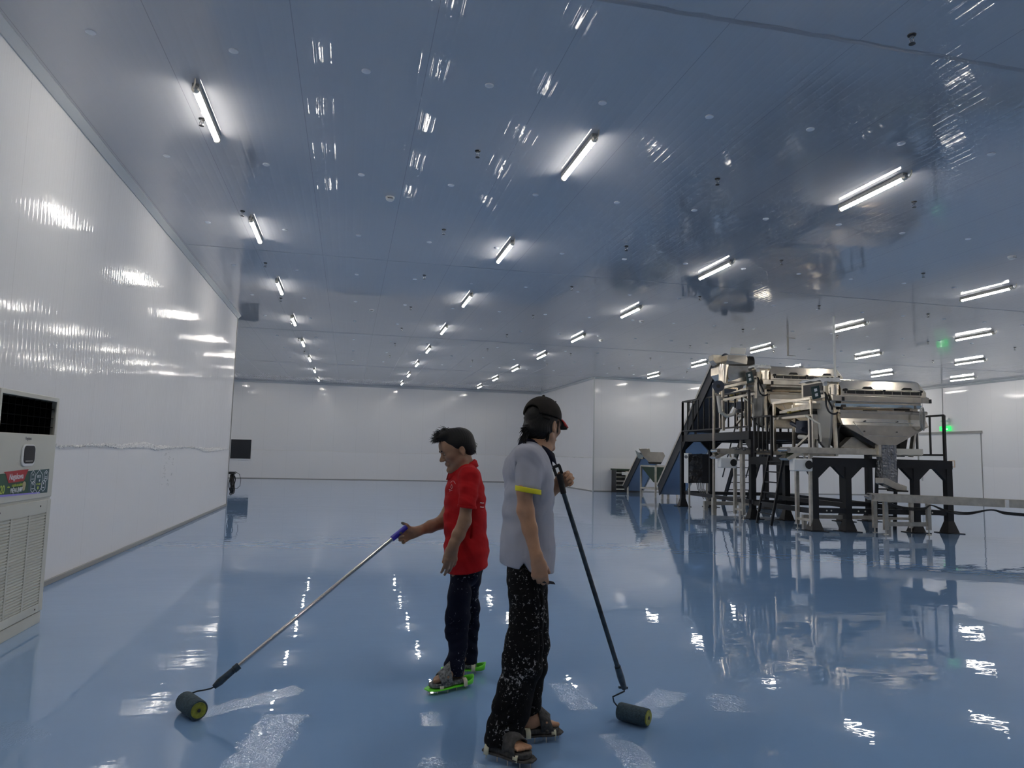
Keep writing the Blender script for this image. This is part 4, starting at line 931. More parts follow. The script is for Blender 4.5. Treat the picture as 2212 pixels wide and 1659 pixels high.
# ------------------------------------------------------------------ soft-union volumes turned into one surface
def _n(v): v = np.asarray(v, float); return v / np.linalg.norm(v)
class F:
    def __init__(s, lo, hi, h):
        s.lo = np.array(lo, float); s.h = h; s.n = np.ceil((np.array(hi, float) - s.lo) / h).astype(int) + 1
        s.a = np.full(s.n, .15, np.float32)
    def sub(s, lo, hi):
        i0 = np.clip(np.floor((np.array(lo) - s.lo) / s.h).astype(int), 0, s.n - 1); i1 = np.clip(np.ceil((np.array(hi) - s.lo) / s.h).astype(int) + 1, 1, s.n)
        sl = tuple(slice(a, b) for a, b in zip(i0, i1)); ax = [s.lo[k] + s.h * np.arange(i0[k], i1[k]) for k in range(3)]
        return sl, ax[0][:, None, None], ax[1][None, :, None], ax[2][None, None, :]
    def put(s, sl, d, k, cut):
        a = s.a[sl]; d = d.astype(np.float32)
        if cut:
            d = -d; hh = np.clip(k - np.abs(a - d), 0, None) / max(k, 1e-6); s.a[sl] = np.maximum(a, d) + hh * hh * k * .25
        else:
            hh = np.clip(k - np.abs(a - d), 0, None) / max(k, 1e-6); s.a[sl] = np.minimum(a, d) - hh * hh * k * .25
    def ell(s, p0, p1, r0, r1, side=(0, 1, 0), k=.02, cut=False):
        "tapered limb with elliptical sections; r=(along side, across)"
        p0 = np.array(p0, float); p1 = np.array(p1, float)
        if not isinstance(r0, (tuple, list)): r0 = (r0, r0)
        if not isinstance(r1, (tuple, list)): r1 = (r1, r1)
        m = max(r0 + tuple(r1) if isinstance(r0, tuple) else list(r0) + list(r1)) + k + 3 * s.h
        sl, X, Y, Z = s.sub(np.minimum(p0, p1) - m, np.maximum(p0, p1) + m)
        d = p1 - p0; Ln = np.linalg.norm(d); d = d / Ln if Ln > 1e-6 else np.array([0, 0, 1.])
        sd = np.array(side, float); sd = sd - d * (sd @ d)
        if np.linalg.norm(sd) < 1e-3: sd = np.array([1., 0, 0]) - d * d[0]
        sd = _n(sd); nn = np.cross(d, sd)
        qx, qy, qz = X - p0[0], Y - p0[1], Z - p0[2]
        t = qx * d[0] + qy * d[1] + qz * d[2]; u = qx * sd[0] + qy * sd[1] + qz * sd[2]; v = qx * nn[0] + qy * nn[1] + qz * nn[2]
        tc = np.clip(t, 0, Ln); f = tc / max(Ln, 1e-6); a = r0[0] + (r1[0] - r0[0]) * f; b = r0[1] + (r1[1] - r0[1]) * f; c = np.minimum(a, b); o = t - tc
        k1 = np.sqrt((u / a) ** 2 + (v / b) ** 2 + (o / c) ** 2); k2 = np.sqrt((u / a ** 2) ** 2 + (v / b ** 2) ** 2 + (o / c ** 2) ** 2) + 1e-9
        s.put(sl, k1 * (k1 - 1) / k2, k, cut)
    def ball(s, c, r, k=.015, cut=False, M=None):
        c = np.array(c, float); r = np.array(r if isinstance(r, (tuple, list)) else (r, r, r), float)
        m = r.max() + k + 3 * s.h; sl, X, Y, Z = s.sub(c - m, c + m)
        q = [X - c[0], Y - c[1], Z - c[2]]
        if M is not None: q = [q[0] * M[i][0] + q[1] * M[i][1] + q[2] * M[i][2] for i in range(3)]
        k1 = np.sqrt((q[0] / r[0]) ** 2 + (q[1] / r[1]) ** 2 + (q[2] / r[2]) ** 2); k2 = np.sqrt((q[0] / r[0] ** 2) ** 2 + (q[1] / r[1] ** 2) ** 2 + (q[2] / r[2] ** 2) ** 2) + 1e-9
        s.put(sl, k1 * (k1 - 1) / k2, k, cut)
    def plane(s, p, nrm, k=.01):
        "cut away the side the normal points to"
        p = np.array(p, float); nrm = _n(nrm); sl, X, Y, Z = s.sub(s.lo, s.lo + s.n * s.h)
        s.put(sl, -((X - p[0]) * nrm[0] + (Y - p[1]) * nrm[1] + (Z - p[2]) * nrm[2]), k, True)
    def ripple(s, fn):
        sl, X, Y, Z = s.sub(s.lo, s.lo + s.n * s.h); s.a[sl] += fn(X, Y, Z).astype(np.float32)
    def mesh(s, name, m, parent=None, tint=None, relax=2):
        a = s.a; a[0] = a[-1] = .1; a[:, 0] = a[:, -1] = .1; a[:, :, 0] = a[:, :, -1] = .1
        ins = a < 0; n = np.array(a.shape)
        cnt = np.zeros(n - 1, np.int8)
        for i in (0, 1):
            for j in (0, 1):
                for k in (0, 1): cnt += ins[i:n[0] - 1 + i, j:n[1] - 1 + j, k:n[2] - 1 + k]
        cells = np.argwhere((cnt > 0) & (cnt < 8)); idx = -np.ones(n - 1, np.int64); idx[tuple(cells.T)] = np.arange(len(cells))
        pos = np.zeros((len(cells), 3)); w_ = np.zeros(len(cells))
        co8 = [(i, j, k) for i in (0, 1) for j in (0, 1) for k in (0, 1)]
        for p in co8:
            for ax in range(3):
                if p[ax]: continue
                q = list(p); q[ax] = 1
                va = a[tuple((cells + p).T)]; vb = a[tuple((cells + q).T)]; mk = (va < 0) != (vb < 0)
                t = np.where(mk, va / np.where(mk, va - vb, 1), 0); e = cells + p + 0.0; e[:, ax] += t
                pos[mk] += e[mk]; w_[mk] += 1
        pos /= w_[:, None]
        faces = []
        for ax in range(3):
            o = [0, 0, 0]; o[ax] = 1; u, v = [x for x in range(3) if x != ax]
            A = ins[:n[0] - o[0], :n[1] - o[1], :n[2] - o[2]]; B = ins[o[0]:, o[1]:, o[2]:]
            e = np.argwhere(A != B); e = e[(e[:, u] > 0) & (e[:, v] > 0) & (e[:, u] < n[u] - 1) & (e[:, v] < n[v] - 1)]
            du = np.zeros(3, int); du[u] = 1; dv = np.zeros(3, int); dv[v] = 1
            q = np.stack([idx[tuple((e - du - dv).T)], idx[tuple((e - dv).T)], idx[tuple(e.T)], idx[tuple((e - du).T)]], 1)
            fl = A[tuple(e.T)] if ax != 1 else ~A[tuple(e.T)]
            q[~fl] = q[~fl][:, ::-1]; faces.append(q)
        fc = np.concatenate(faces); fc = fc[(fc >= 0).all(1)]
        for _ in range(relax):                       # light relaxation of the net
            acc = np.zeros_like(pos); c_ = np.zeros(len(pos))
            for i in range(4):
                np.add.at(acc, fc[:, i], pos[fc[:, (i + 1) % 4]]); np.add.at(c_, fc[:, i], 1)
            pos = pos * .5 + acc / np.maximum(c_, 1)[:, None] * .5
        W_ = s.lo + pos * s.h; off = np.array(parent_origin(parent)) if parent else 0
        me = bpy.data.meshes.new(name); me.vertices.add(len(W_)); me.vertices.foreach_set('co', (W_ - off).astype(np.float32).ravel())
        me.loops.add(len(fc) * 4); me.loops.foreach_set('vertex_index', fc.astype(np.int32).ravel())
        me.polygons.add(len(fc)); me.polygons.foreach_set('loop_start', np.arange(len(fc), dtype=np.int32) * 4); me.polygons.foreach_set('use_smooth', np.ones(len(fc), bool))
        me.update(calc_edges=True); me.validate()
        if tint is not None:
            c = np.ones((len(W_), 4), np.float32)
            for (p, r_, colr) in tint:
                f = np.clip(1.6 - np.linalg.norm((W_ - np.array(p)) / np.array(r_), axis=1) * 1.6, 0, 1)[:, None]
                c[:, :3] = c[:, :3] * (1 - f) + np.array(colr) * f
            at_ = me.color_attributes.new('tint', 'FLOAT_COLOR', 'POINT'); at_.data.foreach_set('color', c.ravel())
        me.materials.append(m); o = bpy.data.objects.new(name, me); COL.objects.link(o)
        if parent: o.parent = parent
        return o

class Frame:
    "head / hand / foot axes"
    def __init__(s, o, f, u, sc=1): s.o = np.array(o, float); s.f = _n(f); u = np.array(u, float); s.u = _n(u - s.f * (u @ s.f)); s.l = np.cross(s.u, s.f); s.sc = sc
    def p(s, f, l, u): return s.o + (s.f * f + s.l * l + s.u * u) * s.sc
    def d(s, f, l, u): return s.f * f + s.l * l + s.u * u
    def M(s): return np.array([s.f, s.l, s.u])

def head(F_, H, nose=1.0):
    "H: Frame with origin between the ears, f forward, l to the left, u up"
    c = H.sc; M = H.M(); B = lambda p, r, k=.012, cut=False: F_.ball(H.p(*p), tuple(x * c for x in r), k * c, cut, M)
    B((-.010, 0, .045), (.094, .074, .082), .02); B((.038, 0, -.005), (.058, .062, .082), .03)
    for sgn in (1, -1):
        F_.ell(H.p(-.005, sgn * .052, -.052), H.p(.070, sgn * .016, -.098), .019 * c, .017 * c, k=.028 * c)
        B((.063, sgn * .040, -.014), (.024, .020, .018), .02)
    B((.084, 0, -.098), (.020, .022, .018), .018)
    F_.ell(H.p(.083, .034, .026), H.p(.083, -.034, .026), .013 * c, .013 * c, k=.02 * c)
    B((.072, 0, .055), (.030, .05, .04), .03)
    for sgn in (1, -1): B((.102, sgn * .030, .006), (.017, .018, .012), .012, True)
    for sgn in (1, -1): B((.078, sgn * .031, .005), (.0165, .017, .0115), .006)
    F_.ell(H.p(.090, 0, .014), H.p(.112 + .004 * nose, 0, -.024), .0085 * c, .0115 * c, k=.014 * c)
    for sgn in (1, -1): B((.104, sgn * .012, -.030), (.010, .008, .007), .008)
    F_.ell(H.p(.092, .018, -.055), H.p(.092, -.018, -.055), .0068 * c, .0068 * c, k=.012 * c); F_.ell(H.p(.0905, .015, -.064), H.p(.0905, -.015, -.064), .0070 * c, .0070 * c, k=.010 * c)
    for sgn in (1, -1): F_.ell(H.p(.1025, 0, -.0593), H.p(.092, sgn * .024, -.0625), .0028 * c, .0022 * c, k=.003 * c, cut=True)
    for sgn in (1, -1):
        F_.ball(H.p(-.012, sgn * .078, -.002), (.019 * c, .008 * c, .031 * c), .006, False, M)
        F_.ball(H.p(-.006, sgn * .089, .003), (.0125 * c, .009 * c, .021 * c), .004, True, M); F_.ball(H.p(.004, sgn * .080, -.004), (.006 * c, .006 * c, .008 * c), .004, False, M)
        F_.ball(H.p(-.010, sgn * .080, -.026), (.010 * c, .007 * c, .010 * c), .005, False, M)

def hand(F_, wr, d, t, n, curl=(.5, .5, .5, .5), thumb=(.7, .6, .3), sc=1, spread=.06, tip=.0):
    "wrist, finger direction, direction of the thumb side, direction the palm faces"
    d = _n(d); t = _n(np.array(t) - d * (np.array(t) @ d)); n = _n(np.array(n) - d * (np.array(n) @ d) - t * (np.array(n) @ t)); w0 = np.array(wr, float)
    P = lambda a, b, c: w0 + (d * a + t * b + n * c) * sc
    F_.ell(P(-.02, 0, 0), P(.02, .002, 0), (.027 * sc, .021 * sc), (.031 * sc, .018 * sc), side=t, k=.02)
    F_.ell(P(.02, .002, 0), P(.078, .002, .002), (.034 * sc, .0165 * sc), (.040 * sc, .013 * sc), side=t, k=.015)
    F_.ell(P(.02, .020, .008), P(.05, .028, .012), .017 * sc, .013 * sc, k=.014)
    pts = []
    offs = (.031, .0105, -.010, -.029); lens = (.043, .047, .043, .033); rad = (.0106, .0108, .0104, .0092)
    for i in range(4):
        p = P(.082 - .004 * (i == 0) - .010 * (i == 3), offs[i], .002); ang = curl[i] * .9; dirn0 = _n(d + t * spread * (1.5 - i)); r = rad[i] * sc
        for j, f in enumerate((1, .62, .5)):
            dirn = dirn0 * math.cos(ang) + n * math.sin(ang); q = p + dirn * lens[i] * f * sc
            F_.ell(p, q, r, r * .9, k=.0045 if j else .008); p = q; r *= .9; ang += curl[i] * (1.15 if j == 0 else .7)
        pts.append(p)
    td = _n(d * thumb[0] + t * thumb[1] + n * thumb[2]); p = P(.028, .026, .010); q = p + td * .040 * sc; F_.ell(p, q, .0135 * sc, .0110 * sc, k=.010)
    td2 = _n(td * .9 + d * .35 + n * tip); r_ = q + td2 * .030 * sc; F_.ell(q, r_, .0110 * sc, .0090 * sc, k=.004); pts.append(r_)
    return pts

def foot(F_, heel, toe, z, sgn=1, sc=1):
    "bare foot from heel to toe at height z of the sole; sgn=+1 big toe on the left of the walking direction"
    h_ = np.array([heel[0], heel[1], z]); t_ = np.array([toe[0], toe[1], z]); d = _n(t_ - h_); s = np.array([-d[1], d[0], 0]) * sgn; Ln = np.linalg.norm(t_ - h_)
    P = lambda a, b, c: h_ + d * a * Ln + s * b + np.array([0, 0, c])
    F_.ball(P(.13, 0, .028), (.028, .028, .028), .02); F_.ell(P(.16, 0, .040), P(.6, 0, .030), (.029, .032), (.040, .022), side=s, k=.02)
    F_.ell(P(.33, .0, .054), P(.62, .004, .034), (.022, .024), (.034, .016), side=s, k=.02)
    F_.ell(P(.6, 0, .022), P(.78, 0, .017), (.043, .019), (.042, .013), side=s, k=.02)
    for i, (b, ln, r) in enumerate(((.028, .98, .013), (.009, .96, .0095), (-.008, .925, .009), (-.022, .885, .0085), (-.034, .84, .008))):
        F_.ell(P(.76, b * .95, .015), P(ln - .03, b, .012), r, r * .95, k=.006)
    return P

def sec(y, xl, xr, Y, b):
    l_, r_ = at(xl, y, Y), at(xr, y, Y); return np.array((l_ + r_) / 2), (r_ - l_).length / 2, b
def skin_tube(F_, secs, side=(1, 0, 0), k=.02, grow=0.0):
    for (p, a, b), (q, c, e) in zip(secs[:-1], secs[1:]): F_.ell(p, q, (a + grow, b + grow), (c + grow, e + grow), side=side, k=k)
def A_(x, y, Y): return np.array(at(x, y, Y))

def sandal(parent, heel, toe, z, soleM, strapM, w_=.052, name='sandal', band=True, sgn=1):
    h_ = V(heel[0], heel[1], 0); t_ = V(toe[0], toe[1], 0); d = (t_ - h_).normalized(); s = V(-d.y, d.x, 0) * sgn; Ln = (t_ - h_).length
    out = [(-.03, .0), (-.02, .026), (.06, .036), (.35, .036), (.62, w_), (.85, w_ * .95), (1.0, w_ * .62), (1.05, .01), (1.02, -w_ * .45), (.9, -w_ * .8), (.62, -w_ * .95), (.35, -.036), (.06, -.036), (-.02, -.026)]
    q = [h_ + d * (a * Ln) + s * b + V(0, 0, z - .026) for a, b in out]
    sn = MB().prism(q, (0, 0, .026)).build(name, soleM, parent, bevel=.006)
    if band:
        m_ = MB(); rows = []
        for i in range(7):
            a = .46 + .34 * i / 6; row = []
            hh = .122 - .058 * i / 6; ww = .046 + .008 * i / 6
            for j in range(13):
                th = math.pi * j / 12; row.append(h_ + d * (a * Ln + .012 * math.sin(th * 2)) + s * (ww * math.cos(th)) + V(0, 0, z - .012 + hh * math.sin(th) ** .75))
            rows.append(row)
        k = 0
        for row in rows: m_.v += row
        for i in range(6):
            for j in range(12): a = i * 13 + j; m_.f.append([a, a + 13, a + 14, a + 1])
        o = m_.build('strap', strapM, sn, smooth='all'); sd = o.modifiers.new('s', 'SOLIDIFY'); sd.thickness = .006
    return sn
def spiked_plate(parent, heel, toe, z, plateM, cup=True):
    h_ = V(heel[0], heel[1], 0); t_ = V(toe[0], toe[1], 0); d = (t_ - h_).normalized(); s = V(-d.y, d.x, 0); Ln = (t_ - h_).length
    out = [(-.10, -.03), (-.12, 0), (-.10, .03), (.1, .046), (.4, .048), (.7, .060), (1.0, .052), (1.14, .025), (1.15, -.02), (1.0, -.05), (.7, -.060), (.4, -.048), (.1, -.046)]
    q = [h_ + d * (a * Ln) + s * b + V(0, 0, z) for a, b in out]
    pt = MB().prism(q, (0, 0, .009)).build('spiked_sole', plateM, parent, bevel=.002)
    if cup:
        m_ = MB(); n = 11
        for i in range(n):
            th = math.radians(-105 + 210 * i / (n - 1)); c = h_ + d * (.02 * Ln - .062 * math.cos(th)) + s * (.047 * math.sin(th)); hh = .05 * (1 - .55 * abs(i - 5) / 5)
            m_.v += [c + V(0, 0, z + .004), c - d * .006 + V(0, 0, z + hh)]
        for i in range(n - 1): m_.f.append([2 * i, 2 * i + 2, 2 * i + 3, 2 * i + 1])
        o = m_.build('heel_cup', plateM, pt, smooth='all', fixn=False); o.modifiers.new('s', 'SOLIDIFY').thickness = .005
    for (a, b) in ((.0, .025), (.0, -.025), (.3, .03), (.3, -.03), (.6, .045), (.6, 0), (.6, -.045), (.88, .035), (.88, -.035), (1.05, 0)):
        c = h_ + d * (a * Ln) + s * b; MB().tube([c + V(0, 0, 0), c + V(0, 0, z)], [.0015, .0032], 6).build('spike', STEEL2, pt)
    for a in (.08, .80):
        m_ = MB(); rows = []
        for j in range(11):
            th = math.pi * j / 10; hh = (.052 if a < .5 else .040)
            if .12 < j / 10 < .88 and a > .5: pass
            rows.append(h_ + d * (a * Ln) + s * (.056 * math.cos(th)) + V(0, 0, z + .0 + hh * math.sin(th) ** .5))
        for sd_ in (0, 1):
            seg = rows[:4] if sd_ == 0 else rows[-4:]
            mm = MB()
            for p_ in seg: mm.v += [p_ - d * .013, p_ + d * .013]
            for i in range(3): mm.f.append([2 * i, 2 * i + 2, 2 * i + 3, 2 * i + 1])
            o = mm.build('fixing_strap', BUCKLE, pt, smooth='all', fixn=False); o.modifiers.new('s', 'SOLIDIFY').thickness = .003
    return pt
def bvh(o):
    me = o.data; off = Vector(parent_origin(o.parent)) if o.parent else V(0, 0, 0)
    return BVHTree.FromPolygons([v.co + off for v in me.vertices], [p.vertices[:] for p in me.polygons])
def decal(tree, pts, rad, name, m, parent, closed=False):
    "thin printed line on cloth: pts in photo pixels, laid on the surface the camera sees"
    q = []
    for x_, y_ in pts:
        d = (FWD + RGT * ((x_ - 1106) / FPX) - UPV * ((y_ - 829.5) / FPX)).normalized()
        h_ = tree.ray_cast(V(0, 0, HC), d)
        if h_[0]: q.append(h_[0] + h_[1].normalized() * .0008 if h_[1].dot(d) < 0 else h_[0] - h_[1].normalized() * .0008)
    if len(q) > 1: return MB().tube(q, rad, 5).build(name, m, parent)

def wrinkle(X, Y, Z, f, a, sl=.6, ph=0):
    "irregular creases: two warped wave trains that fade in and out"
    w1 = np.sin(f * (Z + sl * X) + 3.1 * np.sin(7 * Z + 9 * Y + ph) + 2 * np.sin(13 * X + 4 * Z)); w2 = np.sin(f * 1.7 * (Z - sl * .8 * X) + 2.3 * np.sin(11 * Z - 6 * Y + ph))
    g = np.clip(.5 + .9 * np.sin(9 * Z + 7 * X + ph) * np.cos(12 * Y - 6 * Z), 0, 1)
    return a * (w1 * np.abs(w1) * g + .5 * w2 * (1 - g))
# ================================================================== person in the red polo
YR = 4.78
rp = thing('person', 'person in a red polo and dark jeans, looking down, pushing a long steel roller pole', 'person', (.72, YR, 0))
bd = F((.20, 4.28, -.0), (1.08, 5.20, 1.62), .0042)
HR = Frame(A_(988, 974, 4.75), (-.95, -.10, -.34), (-.34, 0, .95), 1.06)
head(bd, HR)
nk = A_(1003, 1008, 4.78)
bd.ell(HR.p(-.022, 0, -.05), nk, (.054, .056), (.058, .066), side=(0, 1, 0), k=.03); bd.ell(HR.p(.02, 0, -.07), nk + [-.03, 0, -.02], .04, .05, k=.03)
# trunk and legs (mostly under the clothes)
sh_n, sh_f = A_(1014, 1027, 4.61), A_(1008, 1026, 4.96)
bd.ell(nk + [0, 0, -.03], A_(1004, 1090, YR), (.10, .07), (.15, .09), side=(0, 1, 0), k=.04); bd.ell(A_(1004, 1090, YR), A_(1006, 1205, YR), (.15, .09), (.13, .09), side=(0, 1, 0), k=.04)
bd.ell(sh_n, sh_f, .045, .045, k=.04)
hipn, hipf = A_(996, 1225, 4.70), A_(1018, 1222, 4.88)
kn, kf = A_(990, 1345, 4.66), A_(1016, 1330, 4.92); an, af = A_(984, 1446, 4.61), A_(1015, 1426, 4.92)
for a_, b_, c_ in ((hipn, kn, an), (hipf, kf, af)): bd.ell(a_, b_, .060, .042, k=.02); bd.ell(b_, c_, .042, .030, k=.02)
# near (left) arm hanging
el_n, wr_n = A_(1004, 1125, 4.545), A_(979, 1180, 4.52)
bd.ell(sh_n, el_n, .044, .038, k=.03); bd.ell(el_n, (el_n * .45 + wr_n * .55), (.042, .041), (.039, .035), side=(1, 0, 0), k=.02); bd.ell((el_n * .45 + wr_n * .55), wr_n, (.039, .034), (.031, .024), side=(1, 0, 0), k=.02)
hand(bd, wr_n, (-.10, .05, -1), (-1, -.25, 0), (.15, 1, 0), curl=(.26, .24, .30, .40), thumb=(.95, .22, .15), sc=1.08, spread=.03)
# far (right) arm reaching forward
el_f, wr_f = A_(955, 1128, 4.93), A_(899, 1149, 4.80)
bd.ell(sh_f, el_f, .044, .040, k=.03); mid = el_f * .55 + wr_f * .45
bd.ell(el_f, mid, (.046, .040), (.040, .036), side=(0, 0, 1), k=.02); bd.ell(mid, wr_f, (.040, .034), (.029, .024), side=(0, 0, 1), k=.02)
tips = hand(bd, wr_f, (-.93, -.12, -.30), (-.25, 0, 1), (0, -1, .12), curl=(.75, .85, .80, .70), thumb=(.55, .95, .20), sc=1.06, tip=-.4)
# feet
fzr = .062
hn_, tn_ = A_(1002, 1470, 4.62), A_(931, 1483, 4.53); hf_, tf_ = A_(1027, 1444, 4.90), A_(962, 1441, 4.93)
foot(bd, hn_, tn_, fzr, 1); foot(bd, hf_, tf_, fzr, -1)
bd.ell(an, [hn_[0] - .045, hn_[1], fzr + .05], .034, .034, k=.02); bd.ell(af, [hf_[0] - .035, hf_[1], fzr + .05], .034, .034, k=.02)
dirty = (.55, .75, 1.05)
tint = [(HR.p(.10, 0, -.059), (.03, .03, .03), (.75, .62, .62)), (HR.p(.05, 0, -.085), (.09, .09, .05), (.8, .8, .8)), (wr_n + [-.01, 0, -.17], (.07, .07, .06), (.8, .95, 1.1)), (wr_f + [-.13, 0, -.02], (.07, .07, .07), (.75, .9, 1.1)), (tips[4], (.03, .03, .03), (.35, .55, .75)), (tips[0], (.03, .03, .03), (.3, .5, .7))]
body = bd.mesh('body', SKIN, rp, tint)
# shirt
sf = F((.28, 4.36, .62), (1.04, 5.16, 1.50), .005)
S_ = [sec(1030, 978, 1033, 4.78, .175), sec(1052, 968, 1040, 4.78, .19), sec(1085, 964, 1044, 4.78, .178), sec(1125, 963, 1046, 4.78, .170), sec(1165, 965, 1047, 4.775, .178), sec(1190, 966, 1049, 4.77, .192), sec(1206, 967, 1047, 4.77, .196), sec(1232, 966, 1046, 4.77, .196)]
skin_tube(sf, S_, side=(1, 0, 0), k=.05)
sf.ell(nk + [.0, 0, -.03], nk + [0, 0, -.07], (.068, .060), (.11, .09), side=(0, 1, 0), k=.04)
sf.ell(sh_n + [-.002, .015, .0], sh_f + [0, -.02, -.005], .056, .056, k=.045)
sl_n = A_(1009, 1090, 4.545); sf.ell(sh_n + [0, 0, -.01], sl_n, (.060, .058), (.058, .054), side=(1, 0, 0), k=.03)
sl_f = A_(985, 1085, 4.99); sf.ell(sh_f + [0, 0, -.01], sl_f, .058, .058, k=.03)
sf.ell(A_(1045, 1188, 4.74), A_(1046, 1178, 4.84), .022, .02, k=.03)
def folds_r(X, Y, Z): return wrinkle(X, Y, Z, 44, .0035, .9, 1) + .0028 * np.sin(38 * (Z + .55 * X) + 3 * np.sin(9 * Y)) * np.clip((1.15 - Z) * 4, .15, 1) + .002 * np.sin(70 * (Z - .4 * X + .3 * Y))
sf.ripple(folds_r)
for (a_, b_) in (((1000, 1110, 4.58), (975, 1190, 4.62)), ((990, 1060, 4.58), (972, 1110, 4.62)), ((1040, 1120, 4.68), (1034, 1200, 4.64)), ((1018, 1130, 4.6), (1012, 1215, 4.6))): sf.ell(A_(*a_), A_(*b_), .006, .004, k=.012, cut=True)
# collar opening, hem, cuff
sf.ell(nk + [-.01, 0, .02], nk + [-.02, 0, .12], (.062, .060), (.075, .075), side=(0, 1, 0), k=.008, cut=True)
sf.plane(A_(1000, 1230, YR), (.20, 0, -1), .006)
sf.ell(sl_n + [0, 0, -.02], sl_n + [0, 0, -.14], .12, .12, k=.004, cut=True) if False else None
sl_, X, Y, Z = sf.sub(sl_n - [.09, .09, .12], sl_n + [.07, .055, .0]); 
lowp = A_(1009, 1096, 4.545)
d_ = np.maximum(np.maximum(np.abs(Y - sl_n[1]) - .075, (Z - lowp[2] + .10 * (X - lowp[0]))), np.abs(X - sl_n[0]) - .085); sf.put(sl_, np.where(Y < 4.612, np.maximum(d_, Y - 4.606), .1), .002, True)
sf.ell(lowp + [0, .002, -.032], lowp + [0, .002, -.06], .047, .045, side=(1, 0, 0), k=.003, cut=True)
shirt = sf.mesh('polo_shirt', REDC, rp)
# collar and cuff band
def band(path, w_, th, nm_, m, parent, lean=(0, 0, 0)):
    "ribbon of height w_ following a closed or open path"
    mb_ = MB(); 
    for p_ in path: mb_.v += [Vector(p_), Vector(p_) + Vector(w_)]
    for i in range(len(path) - 1): mb_.f.append([2 * i, 2 * i + 2, 2 * i + 3, 2 * i + 1])
    o = mb_.build(nm_, m, parent, smooth='all', fixn=False); sd = o.modifiers.new('s', 'SOLIDIFY'); sd.thickness = th; sd.offset = 0; o.modifiers.new('b', 'SUBSURF').render_levels = 1
    return o
def cuff(c, rx, ry, tilt, hgt, th, name, m, parent):
    "knitted cuff: short hollow ring round the sleeve end; tilt = fall of the hem per metre in x"
    c = np.array(c); f = F(c - [.10, .10, .06], c + [.10, .10, .06], .0028)
    f.ell(c + [0, 0, .05], c + [0, 0, -.05], (rx + th, ry + th), (rx + th, ry + th), side=(1, 0, 0), k=.001)
    f.ell(c + [0, 0, .06], c + [0, 0, -.06], (rx, ry), (rx, ry), side=(1, 0, 0), k=.001, cut=True)
    f.plane(c, (-tilt, 0, -1), .002); f.plane(c + [0, 0, hgt], (tilt, 0, 1), .002)
    return f.mesh(name, m, parent, relax=1)
def collar(c, rx, ry, z0f, z0b, hgt, m, parent, dirf, flare=1.25, nm_='collar'):
    "fold-down collar: open in front (dirf), higher behind"
    mb_ = MB(); n = 25; f_ = Vector((dirf[0], dirf[1], 0)).normalized(); s_ = V(-f_.y, f_.x, 0); c = Vector(c); rows = []
    for i in range(n):
        th = math.radians(14 + 332 * i / (n - 1)); bk = (1 - math.cos(th)) / 2
        rad = f_ * (math.cos(th) * rx) + s_ * (math.sin(th) * ry); z_ = z0f + (z0b - z0f) * bk
        top = c + rad + V(0, 0, z_); low = c + rad * flare + V(0, 0, z_ - hgt * (1.0 + .35 * (1 - bk))) ; inn = c + rad * .97 + V(0, 0, z_ - .03)
        mb_.v += [inn, top, c + rad * (1 + (flare - 1) * .35) + V(0, 0, z_ - .006), low]
    for i in range(n - 1):
        for j in range(3): a = 4 * i + j; mb_.f.append([a, a + 4, a + 5, a + 1])
    o = mb_.build(nm_, m, parent, smooth='all', fixn=False); sd = o.modifiers.new('s', 'SOLIDIFY'); sd.thickness = .004; return o
collar(nk + [-.012, 0, .012], .083, .082, -.048, .036, .042, REDC, rp, (-1, 0), 1.25)
cuff(lowp + [0, .004, -.004], .056, .052, .10, .016, .006, 'sleeve_cuff', REDC, shirt)
tr = bvh(shirt)
decal(tr, [(972 + 6 * 0, 1062)] + [(978.5 - 5.5 * math.cos(a), 1048 - 9 * math.sin(a)) for a in [math.pi * k / 9 for k in range(2, 9)]], .0012, 'chest_emblem', WHITEC, shirt)
decal(tr, [(974, 1052), (976, 1046), (977.5, 1052), (976, 1056), (974, 1052)], .0012, 'chest_emblem', WHITEC, shirt)
decal(tr, [(970, 1057.5), (973, 1058.2), (977, 1059)], .0012, 'chest_emblem', WHITEC, shirt)
decal(tr, [(967, 1066), (970, 1067.2), (974, 1067)], .0015, 'pocket_edge', MATS['red_polo_cloth'], shirt)
for y_ in (1086.5, 1095.5): decal(tr, [(1037, y_ - .5), (1040, y_), (1042.5, y_ + .3), (1044.6, y_)], .0028, 'back_print', WHITEC, shirt)
# trousers
tf = F((.36, 4.40, .05), (1.06, 5.14, .96), .005)
tf.ell(A_(1006, 1210, YR), A_(1005, 1235, YR), (.096, .145), (.098, .140), side=(1, 0, 0), k=.03)
N_ = [sec(1240, 975, 1012, 4.715, .078), sec(1285, 969, 1016, 4.67, .082), sec(1333, 963, 1014, 4.66, .072), sec(1366, 963, 1009, 4.66, .066), sec(1392, 972, 1008, 4.65, .06), sec(1412, 972, 1004, 4.64, .058), sec(1436, 962, 1001, 4.62, .060), sec(1447, 964, 999, 4.61, .060)]
K_ = [sec(1225, 1000, 1044, 4.87, .085), sec(1250, 1000, 1037, 4.88, .08), sec(1277, 998, 1031, 4.90, .075), sec(1312, 1000, 1035, 4.91, .07), sec(1356, 1000, 1033, 4.92, .064), sec(1400, 1004, 1029.5, 4.92, .058), sec(1432, 1002, 1028, 4.92, .058)]
skin_tube(tf, N_, k=.03); skin_tube(tf, K_, k=.03)
def folds_j(X, Y, Z): return wrinkle(X, Y, Z, 60, .0045) * np.where(Z < .38, 1.0, .4)
for s0, s1 in ((N_[-2], N_[-1]), (K_[-2], K_[-1])): tf.ell(s0[0] + [0, 0, -.01], s1[0] + [0, 0, -.03], (s0[1] + .007, s0[2] + .007), (s1[1] + .007, s1[2] + .007), side=(1, 0, 0), k=.004)
tf.ripple(folds_j)
